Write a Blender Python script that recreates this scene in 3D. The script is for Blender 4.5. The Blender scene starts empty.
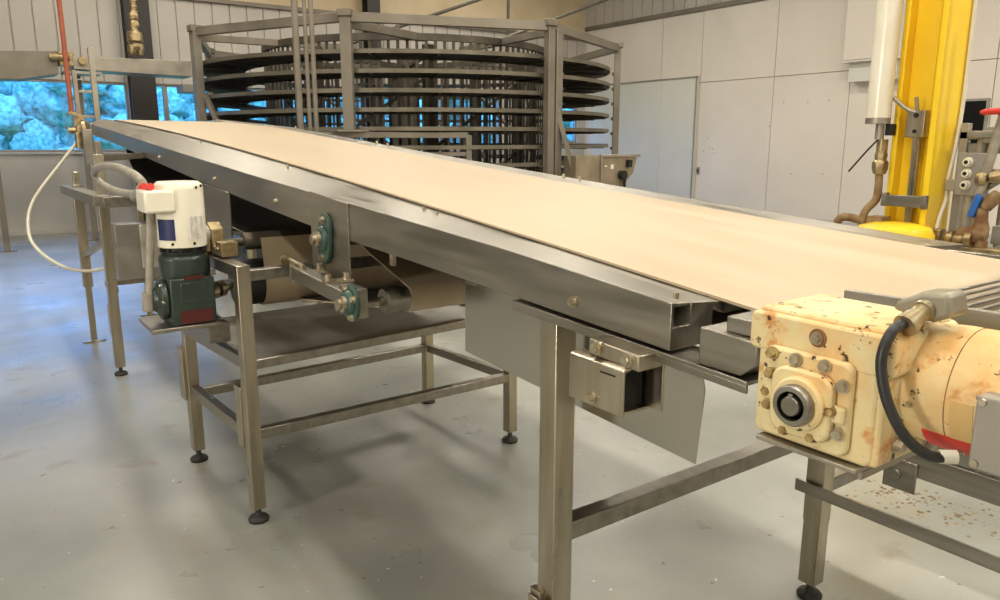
import bpy, bmesh, math, random
from mathutils import Vector, Matrix
random.seed(7)
sc = bpy.context.scene
COL = sc.collection
R = math.radians
V = Vector

# ------------------------------------------------------------------ materials
def mat(name, col, rough=.5, metal=0., noise=None, nscale=8., rough_var=0., stretch=(1, 1, 1), bump=0., bscale=60., spec=None, coat=0., detail=4.):
    m = bpy.data.materials.new(name); m.use_nodes = True
    nt = m.node_tree; b = nt.nodes['Principled BSDF']
    b.inputs['Base Color'].default_value = (*col, 1); b.inputs['Roughness'].default_value = rough
    b.inputs['Metallic'].default_value = metal
    if spec is not None: b.inputs['Specular IOR Level'].default_value = spec
    if coat: b.inputs['Coat Weight'].default_value = coat; b.inputs['Coat Roughness'].default_value = .15
    tc = nt.nodes.new('ShaderNodeTexCoord'); mp = nt.nodes.new('ShaderNodeMapping')
    mp.inputs['Scale'].default_value = stretch
    nt.links.new(tc.outputs['Object'], mp.inputs['Vector'])
    if noise or rough_var:
        n = nt.nodes.new('ShaderNodeTexNoise'); n.inputs['Scale'].default_value = nscale; n.inputs['Detail'].default_value = detail
        nt.links.new(mp.outputs['Vector'], n.inputs['Vector'])
        if noise:
            r = nt.nodes.new('ShaderNodeValToRGB'); cr = r.color_ramp
            cr.elements[0].position = noise[1] if len(noise) > 1 else .35; cr.elements[0].color = (*noise[0], 1)
            cr.elements[1].position = noise[2] if len(noise) > 2 else .65; cr.elements[1].color = (*col, 1)
            nt.links.new(n.outputs['Fac'], r.inputs['Fac']); nt.links.new(r.outputs['Color'], b.inputs['Base Color'])
        if rough_var:
            mr = nt.nodes.new('ShaderNodeMapRange')
            mr.inputs['From Min'].default_value = .3; mr.inputs['From Max'].default_value = .7
            mr.inputs['To Min'].default_value = max(.02, rough - rough_var); mr.inputs['To Max'].default_value = rough + rough_var
            nt.links.new(n.outputs['Fac'], mr.inputs['Value']); nt.links.new(mr.outputs['Result'], b.inputs['Roughness'])
    if bump:
        n2 = nt.nodes.new('ShaderNodeTexNoise'); n2.inputs['Scale'].default_value = bscale
        nt.links.new(mp.outputs['Vector'], n2.inputs['Vector'])
        bp = nt.nodes.new('ShaderNodeBump'); bp.inputs['Strength'].default_value = bump; bp.inputs['Distance'].default_value = .01
        nt.links.new(n2.outputs['Fac'], bp.inputs['Height']); nt.links.new(bp.outputs['Normal'], b.inputs['Normal'])
    return m

STEEL = mat('brushed_stainless', (.38, .355, .305), .41, 1., ((.27, .25, .21), .3, .7), 5., .08, (6, .6, 6))
STEELV = mat('brushed_stainless_upright', (.51, .46, .36), .34, 1., ((.38, .335, .25), .3, .7), 5., .08, (6, 6, .6))
SHEET = mat('polished_sheet', (.56, .54, .49), .2, 1., ((.48, .46, .41), .3, .7), 3., .06)
DULL = mat('dull_frame_steel', (.46, .42, .35), .48, .85, ((.31, .28, .23), .3, .7), 4., .1)
FRAME = mat('grey_painted_frame', (.265, .235, .19), .5, .45, ((.18, .155, .12), .3, .7), 3., .1)
TIER = mat('worn_dark_steel', (.15, .13, .10), .55, .7, ((.08, .07, .055), .35, .65), 3.)
RAIL = mat('tier_rail_steel', (.22, .195, .15), .48, .6, ((.13, .115, .085), .3, .7), 3.)
CREAM = mat('cream_belt', (.50, .405, .28), .5, 0, ((.45, .355, .235), .35, .68), 3., .05, (3.5, .35, 3.5), spec=.35)
BELTBACK = mat('dark_belt_backing', (.012, .011, .010), .75)
BLACK = mat('black_rubber', (.012, .012, .012), .42, 0, ((.02, .02, .02),), 10.)
PADRUB = mat('levelling_pad_rubber', (.03, .027, .022), .6, 0, ((.012, .011, .01),), 30., bump=.5)
WHITE = mat('white_enamel', (.83, .79, .66), .3, 0, ((.78, .73, .58), .35, .6), 6., coat=.3)
YELLOW = mat('yellow_paint', (.93, .64, .018), .38, 0, ((.86, .55, .014), .3, .62), 2.5, coat=.2, bump=.05, bscale=25)
BRASS = mat('brass', (.50, .39, .22), .42, .9, ((.28, .21, .11),), 26., .1)
RUSTPIPE = mat('rusty_pipe', (.19, .085, .035), .7, .3, ((.34, .24, .12),), 14.)
BOLT = mat('zinc_bolt', (.66, .60, .48), .32, 1., ((.45, .38, .27),), 40.)
GREENCAST = mat('green_bearing_paint', (.035, .085, .065), .42, .1, ((.022, .05, .04),), 14., coat=.2)
DKGREEN = mat('dark_green_gearbox', (.035, .055, .043), .36, .2, ((.022, .035, .028),), 9., coat=.2)
CONDUIT = mat('grey_conduit', (.36, .33, .27), .5, .1, ((.27, .24, .19),), 20.)
REDP = mat('red_plastic', (.62, .035, .02), .4)
REDPOLE = mat('orange_red_paint', (.42, .11, .05), .5, 0, ((.30, .07, .035),), 10.)
BLUEP = mat('blue_plastic', (.02, .12, .42), .4)
NAVY = mat('navy_nameplate', (.012, .02, .10), .4)
LABELG = mat('faded_label', (.55, .52, .47), .5, 0, ((.78, .75, .66), .42, .58), 60., stretch=(1, 1, .25))
GREYBOX = mat('grey_enclosure', (.35, .33, .29), .45, .35, ((.29, .27, .235),), 4.)
PALEBOX = mat('pale_enclosure', (.60, .57, .48), .5, 0, ((.55, .52, .43),), 5.)
HOSE = mat('translucent_hose', (.70, .66, .54), .35)
BLK = mat('black_panel_glass', (.004, .004, .004), .25)
DARKSHADE = mat('dark_part_and_recess_shade', (.01, .009, .008), .8)  # black for small dark parts and for shade painted into openings
WHITEWALL = mat('white_wall_panel', (.74, .675, .60), .42, 0, ((.69, .63, .555), .3, .7), .7, spec=.4)
DOORP = mat('pale_sliding_door', (.67, .655, .59), .4, 0, ((.62, .61, .545), .3, .7), .8, spec=.4)
SIDING = mat('metal_siding', (.53, .49, .44), .5, .1, ((.48, .445, .395),), 1.)
TANWALL = mat('tan_insulation_board', (.66, .54, .36), .7, 0, ((.58, .46, .29),), 1.5)
LOWWALL = mat('painted_low_wall', (.52, .50, .46), .6, 0, ((.46, .44, .41),), 2.)
DKCOL = mat('dark_column_paint', (.022, .018, .014), .5)
CEIL = mat('ceiling_deck', (.30, .28, .24), .7, 0, ((.26, .24, .20),), 1.)
TRUSS = mat('dark_truss_steel', (.10, .09, .07), .5, .4)
TANPLATE = mat('old_tan_steel', (.36, .30, .21), .5, .5, ((.25, .205, .135), .35, .65), 4.)
LEAF = mat('foliage', (.30, .42, .36), .8, 0, ((.12, .22, .17), .40, .60), 7., bump=.6, bscale=9)
BARK = mat('bark', (.14, .10, .07), .9)
GRASS = mat('grass_ground', (.22, .34, .14), .9, 0, ((.15, .25, .10),), 3.)

def rust_cream(nm, lo, hi):
    m = bpy.data.materials.new(nm); m.use_nodes = True
    nt = m.node_tree; b = nt.nodes['Principled BSDF']; L = nt.links
    tc = nt.nodes.new('ShaderNodeTexCoord')
    def nz(s, d=5.):
        n = nt.nodes.new('ShaderNodeTexNoise'); n.inputs['Scale'].default_value = s; n.inputs['Detail'].default_value = d
        n.inputs['Roughness'].default_value = .62
        L.new(tc.outputs['Object'], n.inputs['Vector']); return n
    def ramp(n, p0, p1):
        r = nt.nodes.new('ShaderNodeValToRGB'); r.color_ramp.elements[0].position = p0; r.color_ramp.elements[1].position = p1
        L.new(n.outputs['Fac'], r.inputs['Fac']); return r
    def mix(f, a, bb):
        x = nt.nodes.new('ShaderNodeMixRGB'); L.new(f.outputs['Color'], x.inputs['Fac'])
        if isinstance(a, tuple): x.inputs['Color1'].default_value = (*a, 1)
        else: L.new(a.outputs['Color'], x.inputs['Color1'])
        x.inputs['Color2'].default_value = (*bb, 1); return x
    a = mix(ramp(nz(9.), lo, hi), (.71, .60, .335), (.72, .43, .16))
    c = mix(ramp(nz(22.), .58, .68), a, (.58, .27, .08))
    d = mix(ramp(nz(60., 7.), .615, .65), c, (.07, .03, .012))
    L.new(d.outputs['Color'], b.inputs['Base Color']); b.inputs['Roughness'].default_value = .42
    bp = nt.nodes.new('ShaderNodeBump'); bp.inputs['Strength'].default_value = .12; bp.inputs['Distance'].default_value = .004
    L.new(nz(50.).outputs['Fac'], bp.inputs['Height']); L.new(bp.outputs['Normal'], b.inputs['Normal'])
    return m
RUSTY = rust_cream('rusting_cream_paint', .47, .70)
RUSTM = rust_cream('rusting_motor_paint', .36, .60)
RUST = mat('flaking_rust', (.34, .16, .06), .8, 0, ((.12, .05, .02),), 30., bump=.4)

def floor_mat():
    m = bpy.data.materials.new('sealed_concrete_floor'); m.use_nodes = True
    nt = m.node_tree; b = nt.nodes['Principled BSDF']; L = nt.links
    tc = nt.nodes.new('ShaderNodeTexCoord')
    def nz(s, d=6., st=(1, 1, 1)):
        mp = nt.nodes.new('ShaderNodeMapping'); mp.inputs['Scale'].default_value = st
        n = nt.nodes.new('ShaderNodeTexNoise'); n.inputs['Scale'].default_value = s; n.inputs['Detail'].default_value = d
        L.new(tc.outputs['Object'], mp.inputs['Vector']); L.new(mp.outputs['Vector'], n.inputs['Vector']); return n
    def ramp(n, p0, p1, c0=(0, 0, 0), c1=(1, 1, 1)):
        r = nt.nodes.new('ShaderNodeValToRGB'); e = r.color_ramp.elements
        e[0].position = p0; e[1].position = p1; e[0].color = (*c0, 1); e[1].color = (*c1, 1)
        L.new(n.outputs['Fac'], r.inputs['Fac']); return r
    def mix(f, a, bb):
        x = nt.nodes.new('ShaderNodeMixRGB'); L.new(f.outputs['Color'], x.inputs['Fac'])
        L.new(a.outputs['Color'], x.inputs['Color1']); x.inputs['Color2'].default_value = (*bb, 1); return x
    base = ramp(nz(1.1), .33, .67, (.215, .22, .195), (.345, .345, .31))
    s1 = mix(ramp(nz(4.5, 8.), .60, .70), base, (.27, .25, .205))
    s2 = mix(ramp(nz(19., 4.), .715, .735), s1, (.16, .125, .09))
    s3 = mix(ramp(nz(27., 3.), .75, .76), s2, (.66, .64, .58))
    L.new(s3.outputs['Color'], b.inputs['Base Color'])
    rr = ramp(nz(2.3), .3, .7, (.26, .26, .26), (.42, .42, .42)); L.new(rr.outputs['Color'], b.inputs['Roughness'])
    b.inputs['Specular IOR Level'].default_value = .6
    bp = nt.nodes.new('ShaderNodeBump'); bp.inputs['Strength'].default_value = .06; bp.inputs['Distance'].default_value = .02
    L.new(nz(9.).outputs['Fac'], bp.inputs['Height']); L.new(bp.outputs['Normal'], b.inputs['Normal'])
    return m
FLOOR = floor_mat()

def glass_mat():
    m = bpy.data.materials.new('daylight_cast_glass'); m.use_nodes = True
    nt = m.node_tree; nt.nodes.remove(nt.nodes['Principled BSDF'])
    t = nt.nodes.new('ShaderNodeBsdfTransparent'); t.inputs['Color'].default_value = (.55, .80, 1, 1)  # blue cast of the daylight put into the glass colour
    g = nt.nodes.new('ShaderNodeBsdfGlossy'); g.inputs['Roughness'].default_value = .05
    mx = nt.nodes.new('ShaderNodeMixShader'); mx.inputs['Fac'].default_value = .06
    nt.links.new(t.outputs[0], mx.inputs[1]); nt.links.new(g.outputs[0], mx.inputs[2])
    nt.links.new(mx.outputs[0], nt.nodes['Material Output'].inputs['Surface'])
    return m
GLASS = glass_mat()

# ------------------------------------------------------------------ mesh builder
class M:
    def __init__(s): s.v = []; s.f = []; s.mi = []; s.cuts = []; s.hold = False
    def add(s, vs, fs, mi=0):
        if not s.hold: s.cuts.append(len(s.f))
        o = len(s.v); s.v += [V(p) for p in vs]; s.f += [[i + o for i in f] for f in fs]; s.mi += [mi] * len(fs); return s
    def box(s, x0, x1, y0, y1, z0, z1, mi=0):
        return s.hexa([(x0, y0, z0), (x1, y0, z0), (x1, y1, z0), (x0, y1, z0), (x0, y0, z1), (x1, y0, z1), (x1, y1, z1), (x0, y1, z1)], mi)
    def hexa(s, p, mi=0):
        return s.add(p, [(3, 2, 1, 0), (4, 5, 6, 7), (0, 1, 5, 4), (1, 2, 6, 5), (2, 3, 7, 6), (3, 0, 4, 7)], mi)
    def bar(s, p, q, w, h, up=(0, 0, 1), mi=0):
        p, q = V(p), V(q); d = (q - p).normalized(); u = V(up)
        sx = d.cross(u)
        if sx.length < 1e-4: sx = d.cross(V((0, 1, 0)))
        sx.normalize(); sz = sx.cross(d).normalized()
        a = sx * (w / 2); b = sz * (h / 2)
        return s.hexa([p - a - b, p + a - b, q + a - b, q - a - b, p - a + b, p + a + b, q + a + b, q - a + b], mi)
    def prism(s, pts, off, mi=0):
        n = len(pts); pts = [V(p) for p in pts]; off = V(off)
        nrm = V((0, 0, 0))
        for i in range(n): nrm += pts[i].cross(pts[(i + 1) % n])
        if nrm.dot(off) < 0: pts.reverse()
        return s.add(pts + [p + off for p in pts], [list(range(n))[::-1], list(range(n, 2 * n))] + [(i, (i + 1) % n, n + (i + 1) % n, n + i) for i in range(n)], mi)
    def lathe(s, o, ax, prof, seg=24, mi=0):
        o = V(o); ax = V(ax).normalized()
        u = ax.cross(V((0, 0, 1)) if abs(ax.z) < .9 else V((0, 1, 0))).normalized(); w = ax.cross(u)
        vs = []; fs = []
        for t, r in prof:
            for k in range(seg):
                a = 2 * math.pi * k / seg; vs.append(o + ax * t + (u * math.cos(a) + w * math.sin(a)) * r)
        for i in range(len(prof) - 1):
            for k in range(seg):
                k2 = (k + 1) % seg; fs.append((i * seg + k, i * seg + k2, (i + 1) * seg + k2, (i + 1) * seg + k))
        fs.append(list(range(seg))[::-1]); fs.append(list(range((len(prof) - 1) * seg, len(prof) * seg)))
        return s.add(vs, fs, mi)
    def cyl(s, p, q, r, r2=None, seg=24, mi=0):
        p, q = V(p), V(q); return s.lathe(p, q - p, [(0, r), ((q - p).length, r if r2 is None else r2)], seg, mi)
    def tube(s, pts, r, seg=10, closed=False, mi=0):
        pts = [V(p) for p in pts]; n = len(pts); vs = []; fs = []; pu = None
        for i in range(n):
            a = pts[i - 1] if (i or closed) else pts[i]; b = pts[(i + 1) % n] if (i < n - 1 or closed) else pts[i]
            t = (b - a).normalized()
            if pu is None: pu = t.cross(V((0, 0, 1)) if abs(t.z) < .9 else V((1, 0, 0))).normalized()
            pu = (pu - t * pu.dot(t)).normalized(); w = t.cross(pu)
            for k in range(seg):
                an = 2 * math.pi * k / seg; vs.append(pts[i] + (pu * math.cos(an) + w * math.sin(an)) * r)
        for i in range(n if closed else n - 1):
            j = (i + 1) % n
            for k in range(seg):
                k2 = (k + 1) % seg; fs.append((i * seg + k, i * seg + k2, j * seg + k2, j * seg + k))
        if not closed: fs.append(list(range(seg))[::-1]); fs.append(list(range((n - 1) * seg, n * seg)))
        return s.add(vs, fs, mi)
    def hexbolt(s, p, ax, r=.011, h=.009, mi=0):
        p = V(p); ax = V(ax).normalized(); s.cyl(p, p + ax * h * .3, r * 1.35, seg=16, mi=mi); s.hold = True
        s.cyl(p + ax * h * .28, p + ax * h, r, seg=6, mi=mi); s.hold = False; return s
    def strip(s, path, x0, x1, th, mi_out=0, mi_in=1, twist=None):
        # ribbon along (y,z) path between x0 and x1; outer skin to the left of travel
        n = len(path); o = []; i_ = []
        for k in range(n):
            a = path[max(0, k - 1)]; b = path[min(n - 1, k + 1)]
            dy, dz = b[0] - a[0], b[1] - a[1]; l = math.hypot(dy, dz); ny, nz = -dz / l, dy / l
            o.append((path[k][0] + ny * th / 2, path[k][1] + nz * th / 2)); i_.append((path[k][0] - ny * th / 2, path[k][1] - nz * th / 2))
        for k in range(n - 1):
            a, b, c, d = o[k], o[k + 1], i_[k + 1], i_[k]
            P = lambda x, q: (x, q[0], q[1] + (twist(q[0]) if twist and x == x1 else 0))
            s.add([P(x0, a), P(x1, a), P(x1, b), P(x0, b)], [(0, 1, 2, 3)], mi_out)
            s.add([P(x0, d), P(x0, c), P(x1, c), P(x1, d)], [(0, 1, 2, 3)], mi_in)
            s.add([P(x0, a), P(x0, b), P(x0, c), P(x0, d)], [(0, 1, 2, 3)], mi_out)
            s.add([P(x1, a), P(x1, d), P(x1, c), P(x1, b)], [(0, 1, 2, 3)], mi_out)
        return s
    def each(s, name, mats, parent=None, bev=0., **kw):
        # one object for every piece added
        out = []; ends = s.cuts[1:] + [len(s.f)]
        for a, b in zip(s.cuts, ends):
            m = M(); fs = s.f[a:b]; ids = sorted({i for f in fs for i in f}); mp = {i: k for k, i in enumerate(ids)}
            m.add([s.v[i] for i in ids], [[mp[i] for i in f] for f in fs]); m.mi = s.mi[a:b]; out.append(m.build(name, mats, parent, bev, **kw))
        return out
    def build(s, name, mats, parent=None, bev=0., local=False, smooth=True, weld=False, sharp=True):
        if not isinstance(mats, (list, tuple)): mats = [mats]
        me = bpy.data.meshes.new(name); me.from_pydata([tuple(p) for p in s.v], [], s.f)
        for m in mats: me.materials.append(m)
        for p, i in zip(me.polygons, s.mi): p.material_index = i
        bm = bmesh.new(); bm.from_mesh(me)
        if weld: bmesh.ops.remove_doubles(bm, verts=bm.verts, dist=1e-5)
        bmesh.ops.recalc_face_normals(bm, faces=bm.faces); bm.to_mesh(me); bm.free()
        if smooth:
            for p in me.polygons: p.use_smooth = True
            if sharp: me.set_sharp_from_angle(angle=R(38))
        ob = bpy.data.objects.new(name, me); COL.objects.link(ob)
        if parent is not None:
            ob.parent = parent
            if not local:
                chain = Matrix.Identity(4); q = parent
                while q is not None: chain = q.matrix_basis @ chain; q = q.parent
                me.transform(chain.inverted())
        elif not local and s.v:
            xs = [p.x for p in s.v]; ys = [p.y for p in s.v]; zs = [p.z for p in s.v]
            c = V(((min(xs) + max(xs)) / 2, (min(ys) + max(ys)) / 2, min(zs)))
            me.transform(Matrix.Translation(-c)); ob.location = c
        if bev:
            b = ob.modifiers.new('bevel', 'BEVEL'); b.width = bev; b.segments = 2; b.limit_method = 'ANGLE'; b.angle_limit = R(40)
        return ob

def smooth_path(p, n=6):
    p = [V(q) for q in p]; out = []
    for i in range(len(p) - 1):
        a = p[max(0, i - 1)]; b = p[i]; c = p[i + 1]; d = p[min(len(p) - 1, i + 2)]
        for k in range(n):
            t = k / n; out.append(.5 * ((2 * b) + (c - a) * t + (2 * a - 5 * b + 4 * c - d) * t * t + (3 * b - a - 3 * c + d) * t ** 3))
    out.append(p[-1]); return out
def tag(o, label, cat, group=None):
    o['label'] = label; o['category'] = cat
    if group: o['group'] = group
    return o
def thing(name, label, cat, loc, rz=0, group=None):
    o = bpy.data.objects.new(name, None); COL.objects.link(o); o.location = loc; o.rotation_euler = (0, 0, rz); o.empty_display_size = .1
    return tag(o, label, cat, group)
def struct(m, name, mt, bev=0, parent=None):
    o = m.build(name, mt, parent, bev)
    if parent is None: o['kind'] = 'structure'
    return o
def lerp_tab(tab, y):
    if y <= tab[0][0]: i = 0
    elif y >= tab[-1][0]: i = len(tab) - 2
    else: i = next(k for k in range(len(tab) - 1) if tab[k][0] <= y <= tab[k + 1][0])
    (a, p), (b, q) = tab[i], tab[i + 1]; return p + (q - p) * (y - a) / (b - a)
BX0, BX1 = 1.19, 2.18
def zb(y): return 1.20666 + .10464 * y - .003423 * y * y          # belt height along its near edge
def zf(y): return 1.24555 + .06621 * y + .0022686 * y * y - .0000872 * y ** 3 - max(0, y - 6.2) * .031   # and along its far edge

# ------------------------------------------------------------------ camera
cam = bpy.data.cameras.new('camera'); cam.lens = 27; cam.sensor_width = 36; cam.clip_end = 200
co = bpy.data.objects.new('camera', cam); COL.objects.link(co); co.location = (0, 0, 1.6)
AZ = math.atan2(.58, .815); co.rotation_euler = (R(90 - 11.8), 0, -AZ); sc.camera = co

# ------------------------------------------------------------------ setting
X0, X1, Y0, Y1, ZC = -9., 14., -7., 15.7, 6.2
struct(M().box(X0 - .3, X1 + .3, Y0 - .3, Y1 + .3, -.2, 0), 'floor', FLOOR)
struct(M().box(X0 - .3, X1 + .3, Y0 - .3, Y1 + .3, ZC, ZC + .2), 'ceiling', CEIL)
struct(M().box(X0 - .3, X1 + .3, Y0 - .3, Y0, 0, ZC), 'wall_front', WHITEWALL)
struct(M().box(X0 - .3, X0, Y0, Y1 + .3, 0, ZC), 'wall_left', WHITEWALL)
def siding(a, b, z0, z1, along, pos, into, pitch=.335):
    m = M(); n = int(round((b - a) / pitch)); pr = []
    for i in range(n):
        s = a + (b - a) * i / n; p = (b - a) / n
        pr += [(s, 0), (s + .008, .03), (s + .022, .03), (s + .03, 0)]
    pr.append((b, 0)); pts = pr + [(b, .12), (a, .12)]
    if along == 'x': m.prism([(s, pos + into * d, z0) for s, d in pts], (0, 0, z1 - z0))
    else: m.prism([(pos + into * d, s, z0) for s, d in pts], (0, 0, z1 - z0))
    return m
ZS, ZH = 1.445, 2.70
bw = M().box(X0, X1, Y1 + .02, Y1 + .3, 0, ZS)
bw.box(X0, X1, Y1 + .14, Y1 + .3, ZH, ZC)
for a, b in ((X0, -3.), (2.73, 3.16), (7.5, 7.8), (11.2, 12.9), (13.75, X1)): bw.box(a, b, Y1 + .02, Y1 + .3, ZS, ZH)
struct(bw, 'wall_back', LOWWALL)
struct(siding(X0, X1, ZH, 4.25, 'x', Y1 + .02, 1), 'trim_1', SIDING)
struct(M().box(X0, X1, Y1 + .02, Y1 + .14, 4.33, ZC), 'trim_2', TANWALL)
struct(M().box(X0, X1, Y1 - .05, Y1 + .14, 4.25, 4.33), 'trim_3', FRAME, .005)
struct(M().box(X0, X1, Y1 - .03, Y1 + .02, 0, .10), 'baseboard_back', LOWWALL, .005)
# dark steel columns against the back wall
for i, (a, b) in enumerate(((2.73, 3.16), (7.5, 7.8))):
    m = M().box(a, b, Y1 - .30, Y1 - .27, 0, ZC).box(a, b, Y1 - .07, Y1 - .04, 0, ZC).box((a + b) / 2 - .02, (a + b) / 2 + .02, Y1 - .27, Y1 - .07, 0, ZC)
    struct(m, 'trim_%d' % (4 + i), DKCOL, .004)
def window(n, a, b, mull, z0=ZS, z1=ZH):
    fr = M(); t = .045
    fr.box(a, b, Y1 + .06, Y1 + .16, z0, z0 + t).box(a, b, Y1 + .06, Y1 + .16, z1 - t, z1)
    fr.box(a, a + t, Y1 + .06, Y1 + .16, z0 + t, z1 - t).box(b - t, b, Y1 + .06, Y1 + .16, z0 + t, z1 - t)
    for x in mull: fr.box(x - .04, x + .04, Y1 + .06, Y1 + .16, z0 + t, z1 - t)
    f = fr.build('window_%d' % n, GREYBOX, None, .004); f['kind'] = 'structure'
    ed = [a + t] + list(mull) + [b - t]
    for i in range(len(ed) - 1):
        l = ed[i] + (.04 if i else 0); r_ = ed[i + 1] - (.04 if i < len(ed) - 2 else 0)
        M().box(l, r_, Y1 + .10, Y1 + .112, z0 + t, z1 - t).build('pane', GLASS, f)
    M().box(a - .03, b + .03, Y1 - .03, Y1 + .10, z0 - .035, z0).build('window_sill', LOWWALL, f, .004)
    return f
window(1, -3., 2.73, [-1.1, .78 - .9])
window(2, 3.16, 7.5, [3.385, 5.4])
window(3, 7.8, 11.2, [9.5])
window(4, 12.9, 13.75, [], 1.62, 2.55)

# right wall: white panels to 4.5 m with metal siding above
rw = M(); seams = [Y0, -3.2, .8, 3.3, 5.7, 8.2, 9.87, 11.8, 13.0, Y1 + .02]
for i in range(len(seams) - 1):
    a, b = seams[i] + .006, seams[i + 1] - .006
    rw.box(X1, X1 + .08, a, b, .1, 2.945).box(X1, X1 + .08, a, b, 2.957, 4.5)
struct(rw, 'wall_right', WHITEWALL, .003)
struct(M().box(X1 + .07, X1 + .25, Y0, Y1 + .3, 0, ZC), 'trim_6', LOWWALL)
struct(siding(Y0, Y1, 4.6, ZC, 'y', X1, 1), 'trim_7', SIDING)
struct(M().box(X1 - .06, X1 + .1, Y0, Y1 + .02, 4.5, 4.6), 'trim_8', FRAME, .005)
struct(M().box(X1 - .02, X1 + .07, Y0, 11.7, 0, .1), 'baseboard_right', LOWWALL, .004)
d = M().box(X1 - .07, X1 - .005, 11.83, 15.2, .02, 3.1).build('door_1', DOORP, None, .006); d['kind'] = 'structure'
M().box(X1 - .085, X1 - .07, 11.83, 11.87, .02, 3.1).box(X1 - .085, X1 - .07, 11.83, 15.2, 3.06, 3.1).build('door_edge_strip', GREYBOX, d, .002)
M().box(X1 - .09, X1 - .07, 12.9, 12.94, .02, 3.06).build('door_seam', DOORP, d, .002)

# lamps of the hall, plus added fill lights
def area(name, loc, sx, sy, e, col=(1, .93, .80)):
    l = bpy.data.lights.new(name, 'AREA'); l.shape = 'RECTANGLE'; l.size = sx; l.size_y = sy; l.energy = e; l.color = col
    o = bpy.data.objects.new(name, l); COL.objects.link(o); o.location = loc; return o
for x in (-3., 1.2, 5.4, 9.6):
    for y in (-3.5, 1.0, 5.6, 10.2):
        e = 110
        if x == 5.4 and y < 2: e = 200
        if x == -3. and y > 5: e = 70
        area('ceiling_lamp_and_fill', (x, y, ZC - .12), .35, 1.8, e)
for x in (3.2, 9.6): area('ceiling_lamp_and_fill', (x, 13.2, ZC - .12), 2.4, .35, 75)  # extra pair added to brighten the back wall
wl = area('under_belt_fill', (-6.5, 1.2, 2.6), 1.4, .5, 190); wl.rotation_euler = (0, R(-90), 0)  # added fill light, brightens the belts under the conveyor
su = bpy.data.lights.new('sun', 'SUN'); su.energy = 6; su.angle = .01; su.color = (.46, .74, 1)
so = bpy.data.objects.new('sun', su); COL.objects.link(so); so.location = (0, -20, 30); so.rotation_euler = (R(42), 0, R(8))
w = bpy.data.worlds.new('daylight'); sc.world = w; w.use_nodes = True
w.node_tree.nodes['Background'].inputs['Color'].default_value = (.30, .58, 1, 1); w.node_tree.nodes['Background'].inputs['Strength'].default_value = 7

# outdoors beyond the windows
struct(M().box(-60, 80, 16.05, 90, -.5, -.3), 'trim_9', GRASS)
def blob(m, c, r, seed):
    rnd = random.Random(seed); bm = bmesh.new(); bmesh.ops.create_icosphere(bm, subdivisions=3, radius=1)
    for v in bm.verts:
        n = v.co.normalized(); k = 1 + .14 * math.sin(7 * n.x + seed) * math.cos(6 * n.y - seed) + .12 * math.sin(11 * n.z + 5 * n.x + seed) + rnd.uniform(-.09, .09)
        v.co = V((n.x * r[0] * k, n.y * r[1] * k, n.z * r[2] * k)) + V(c)
    bm.verts.index_update(); m.add([v.co.copy() for v in bm.verts], [[v.index for v in f.verts] for f in bm.faces]); bm.free()
for i, (x, y, s) in enumerate(((-5.2, 27, 1.), (-.3, 29, 1.1), (4.6, 27.5, 1.), (9.6, 29.5, 1.1), (14.8, 28, 1.05), (20, 29, 1.1), (25.4, 28, 1.05))):
    t = thing('tree', 'leafy green tree outside, %s' % ('beyond the window end farthest from the dark column', 'seen through the window beside the orange pole', 'seen through the window next to the dark column', 'seen past the corner post of the spiral tower', 'seen through the middle of the spiral tower', 'seen through the spiral tower near its double post', 'seen through the small window behind the diagonal brace')[i], 'tree', (x, y, -.3), 0, 'trees outside the windows')
    M().tube([(x, y, -.32), (x + .05, y, 1), (x - .05, y, 2.2 * s)], .18, 10).build('trunk', BARK, t)
    m = M(); rn = random.Random(i)
    for k in range(34):
        a = k * 2.4; q = rn.uniform(.2, 1.); blob(m, (x + math.cos(a) * 1.75 * s * q, y + math.sin(a) * 1.3 * s * q, (.6 + k * .085) * s), (.85 * s, .8 * s, .6 * s), i * 10 + k)
    m.build('crown', LEAF, t, sharp=False)

hm = M(); rn = random.Random(5)
for k in range(150):
    x = -14 + 46 * (k % 75) / 75; blob(hm, (x, 34 + rn.uniform(-.3, .3), (1.2 if k < 75 else 3.6) + rn.uniform(-.3, .3)), (.95, 1.0, 1.7), 300 + k)
tag(hm.build('hedge', LEAF, sharp=False), 'long tall green hedge outside, behind the trees beyond the back windows', 'hedge')

# ------------------------------------------------------------------ main belt conveyor
ZT = [(.92, 1.309), (1.475, 1.352), (2.36, 1.404), (3.39, 1.464), (4.22, 1.518), (7.77, 1.757), (8.3, 1.793)]
ZB = [(.92, 1.216), (1.634, 1.250), (2.39, 1.278), (2.8, 1.303), (4.16, 1.392), (7.04, 1.613), (8.3, 1.700)]
bc = thing('belt_conveyor', 'long inclined conveyor with wide cream belt and stainless side channels across the hall', 'conveyor', (1.8, 4.4, 0))
YS = [.925, .985, 1.475, 2.0, 2.39, 2.8, 3.4, 4.2, 5.2, 6.2, 7.1, 8.2]
m = M()
for a, b in zip(YS, YS[1:]):
    def sec(y): return [(1.05, y, lerp_tab(ZB, y)), (1.17, y, lerp_tab(ZB, y)), (1.17, y, lerp_tab(ZT, y) - .02), (1.20, y, zb(y) - .03), (1.20, y, zb(y) - .005), (1.05, y, lerp_tab(ZT, y))]
    A, B = sec(a), sec(b); n = len(A)
    m.add(A + B, [(i, (i + 1) % n, n + (i + 1) % n, n + i) for i in range(n)])
A = sec(YS[-1]); m.add(A, [list(range(len(A)))]); A = sec(YS[0]); m.add(A, [list(range(len(A)))])
def zz(y): return lerp_tab(ZT, y)
y0 = .925
chan = m.build('side_channel', STEEL, bc, 0, weld=True)
ct = M().box(1.0575, 1.101, .90, .99, 1.262, 1.2995).build('cutter', STEEL, bc)      # hollow out the square tube end
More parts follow.
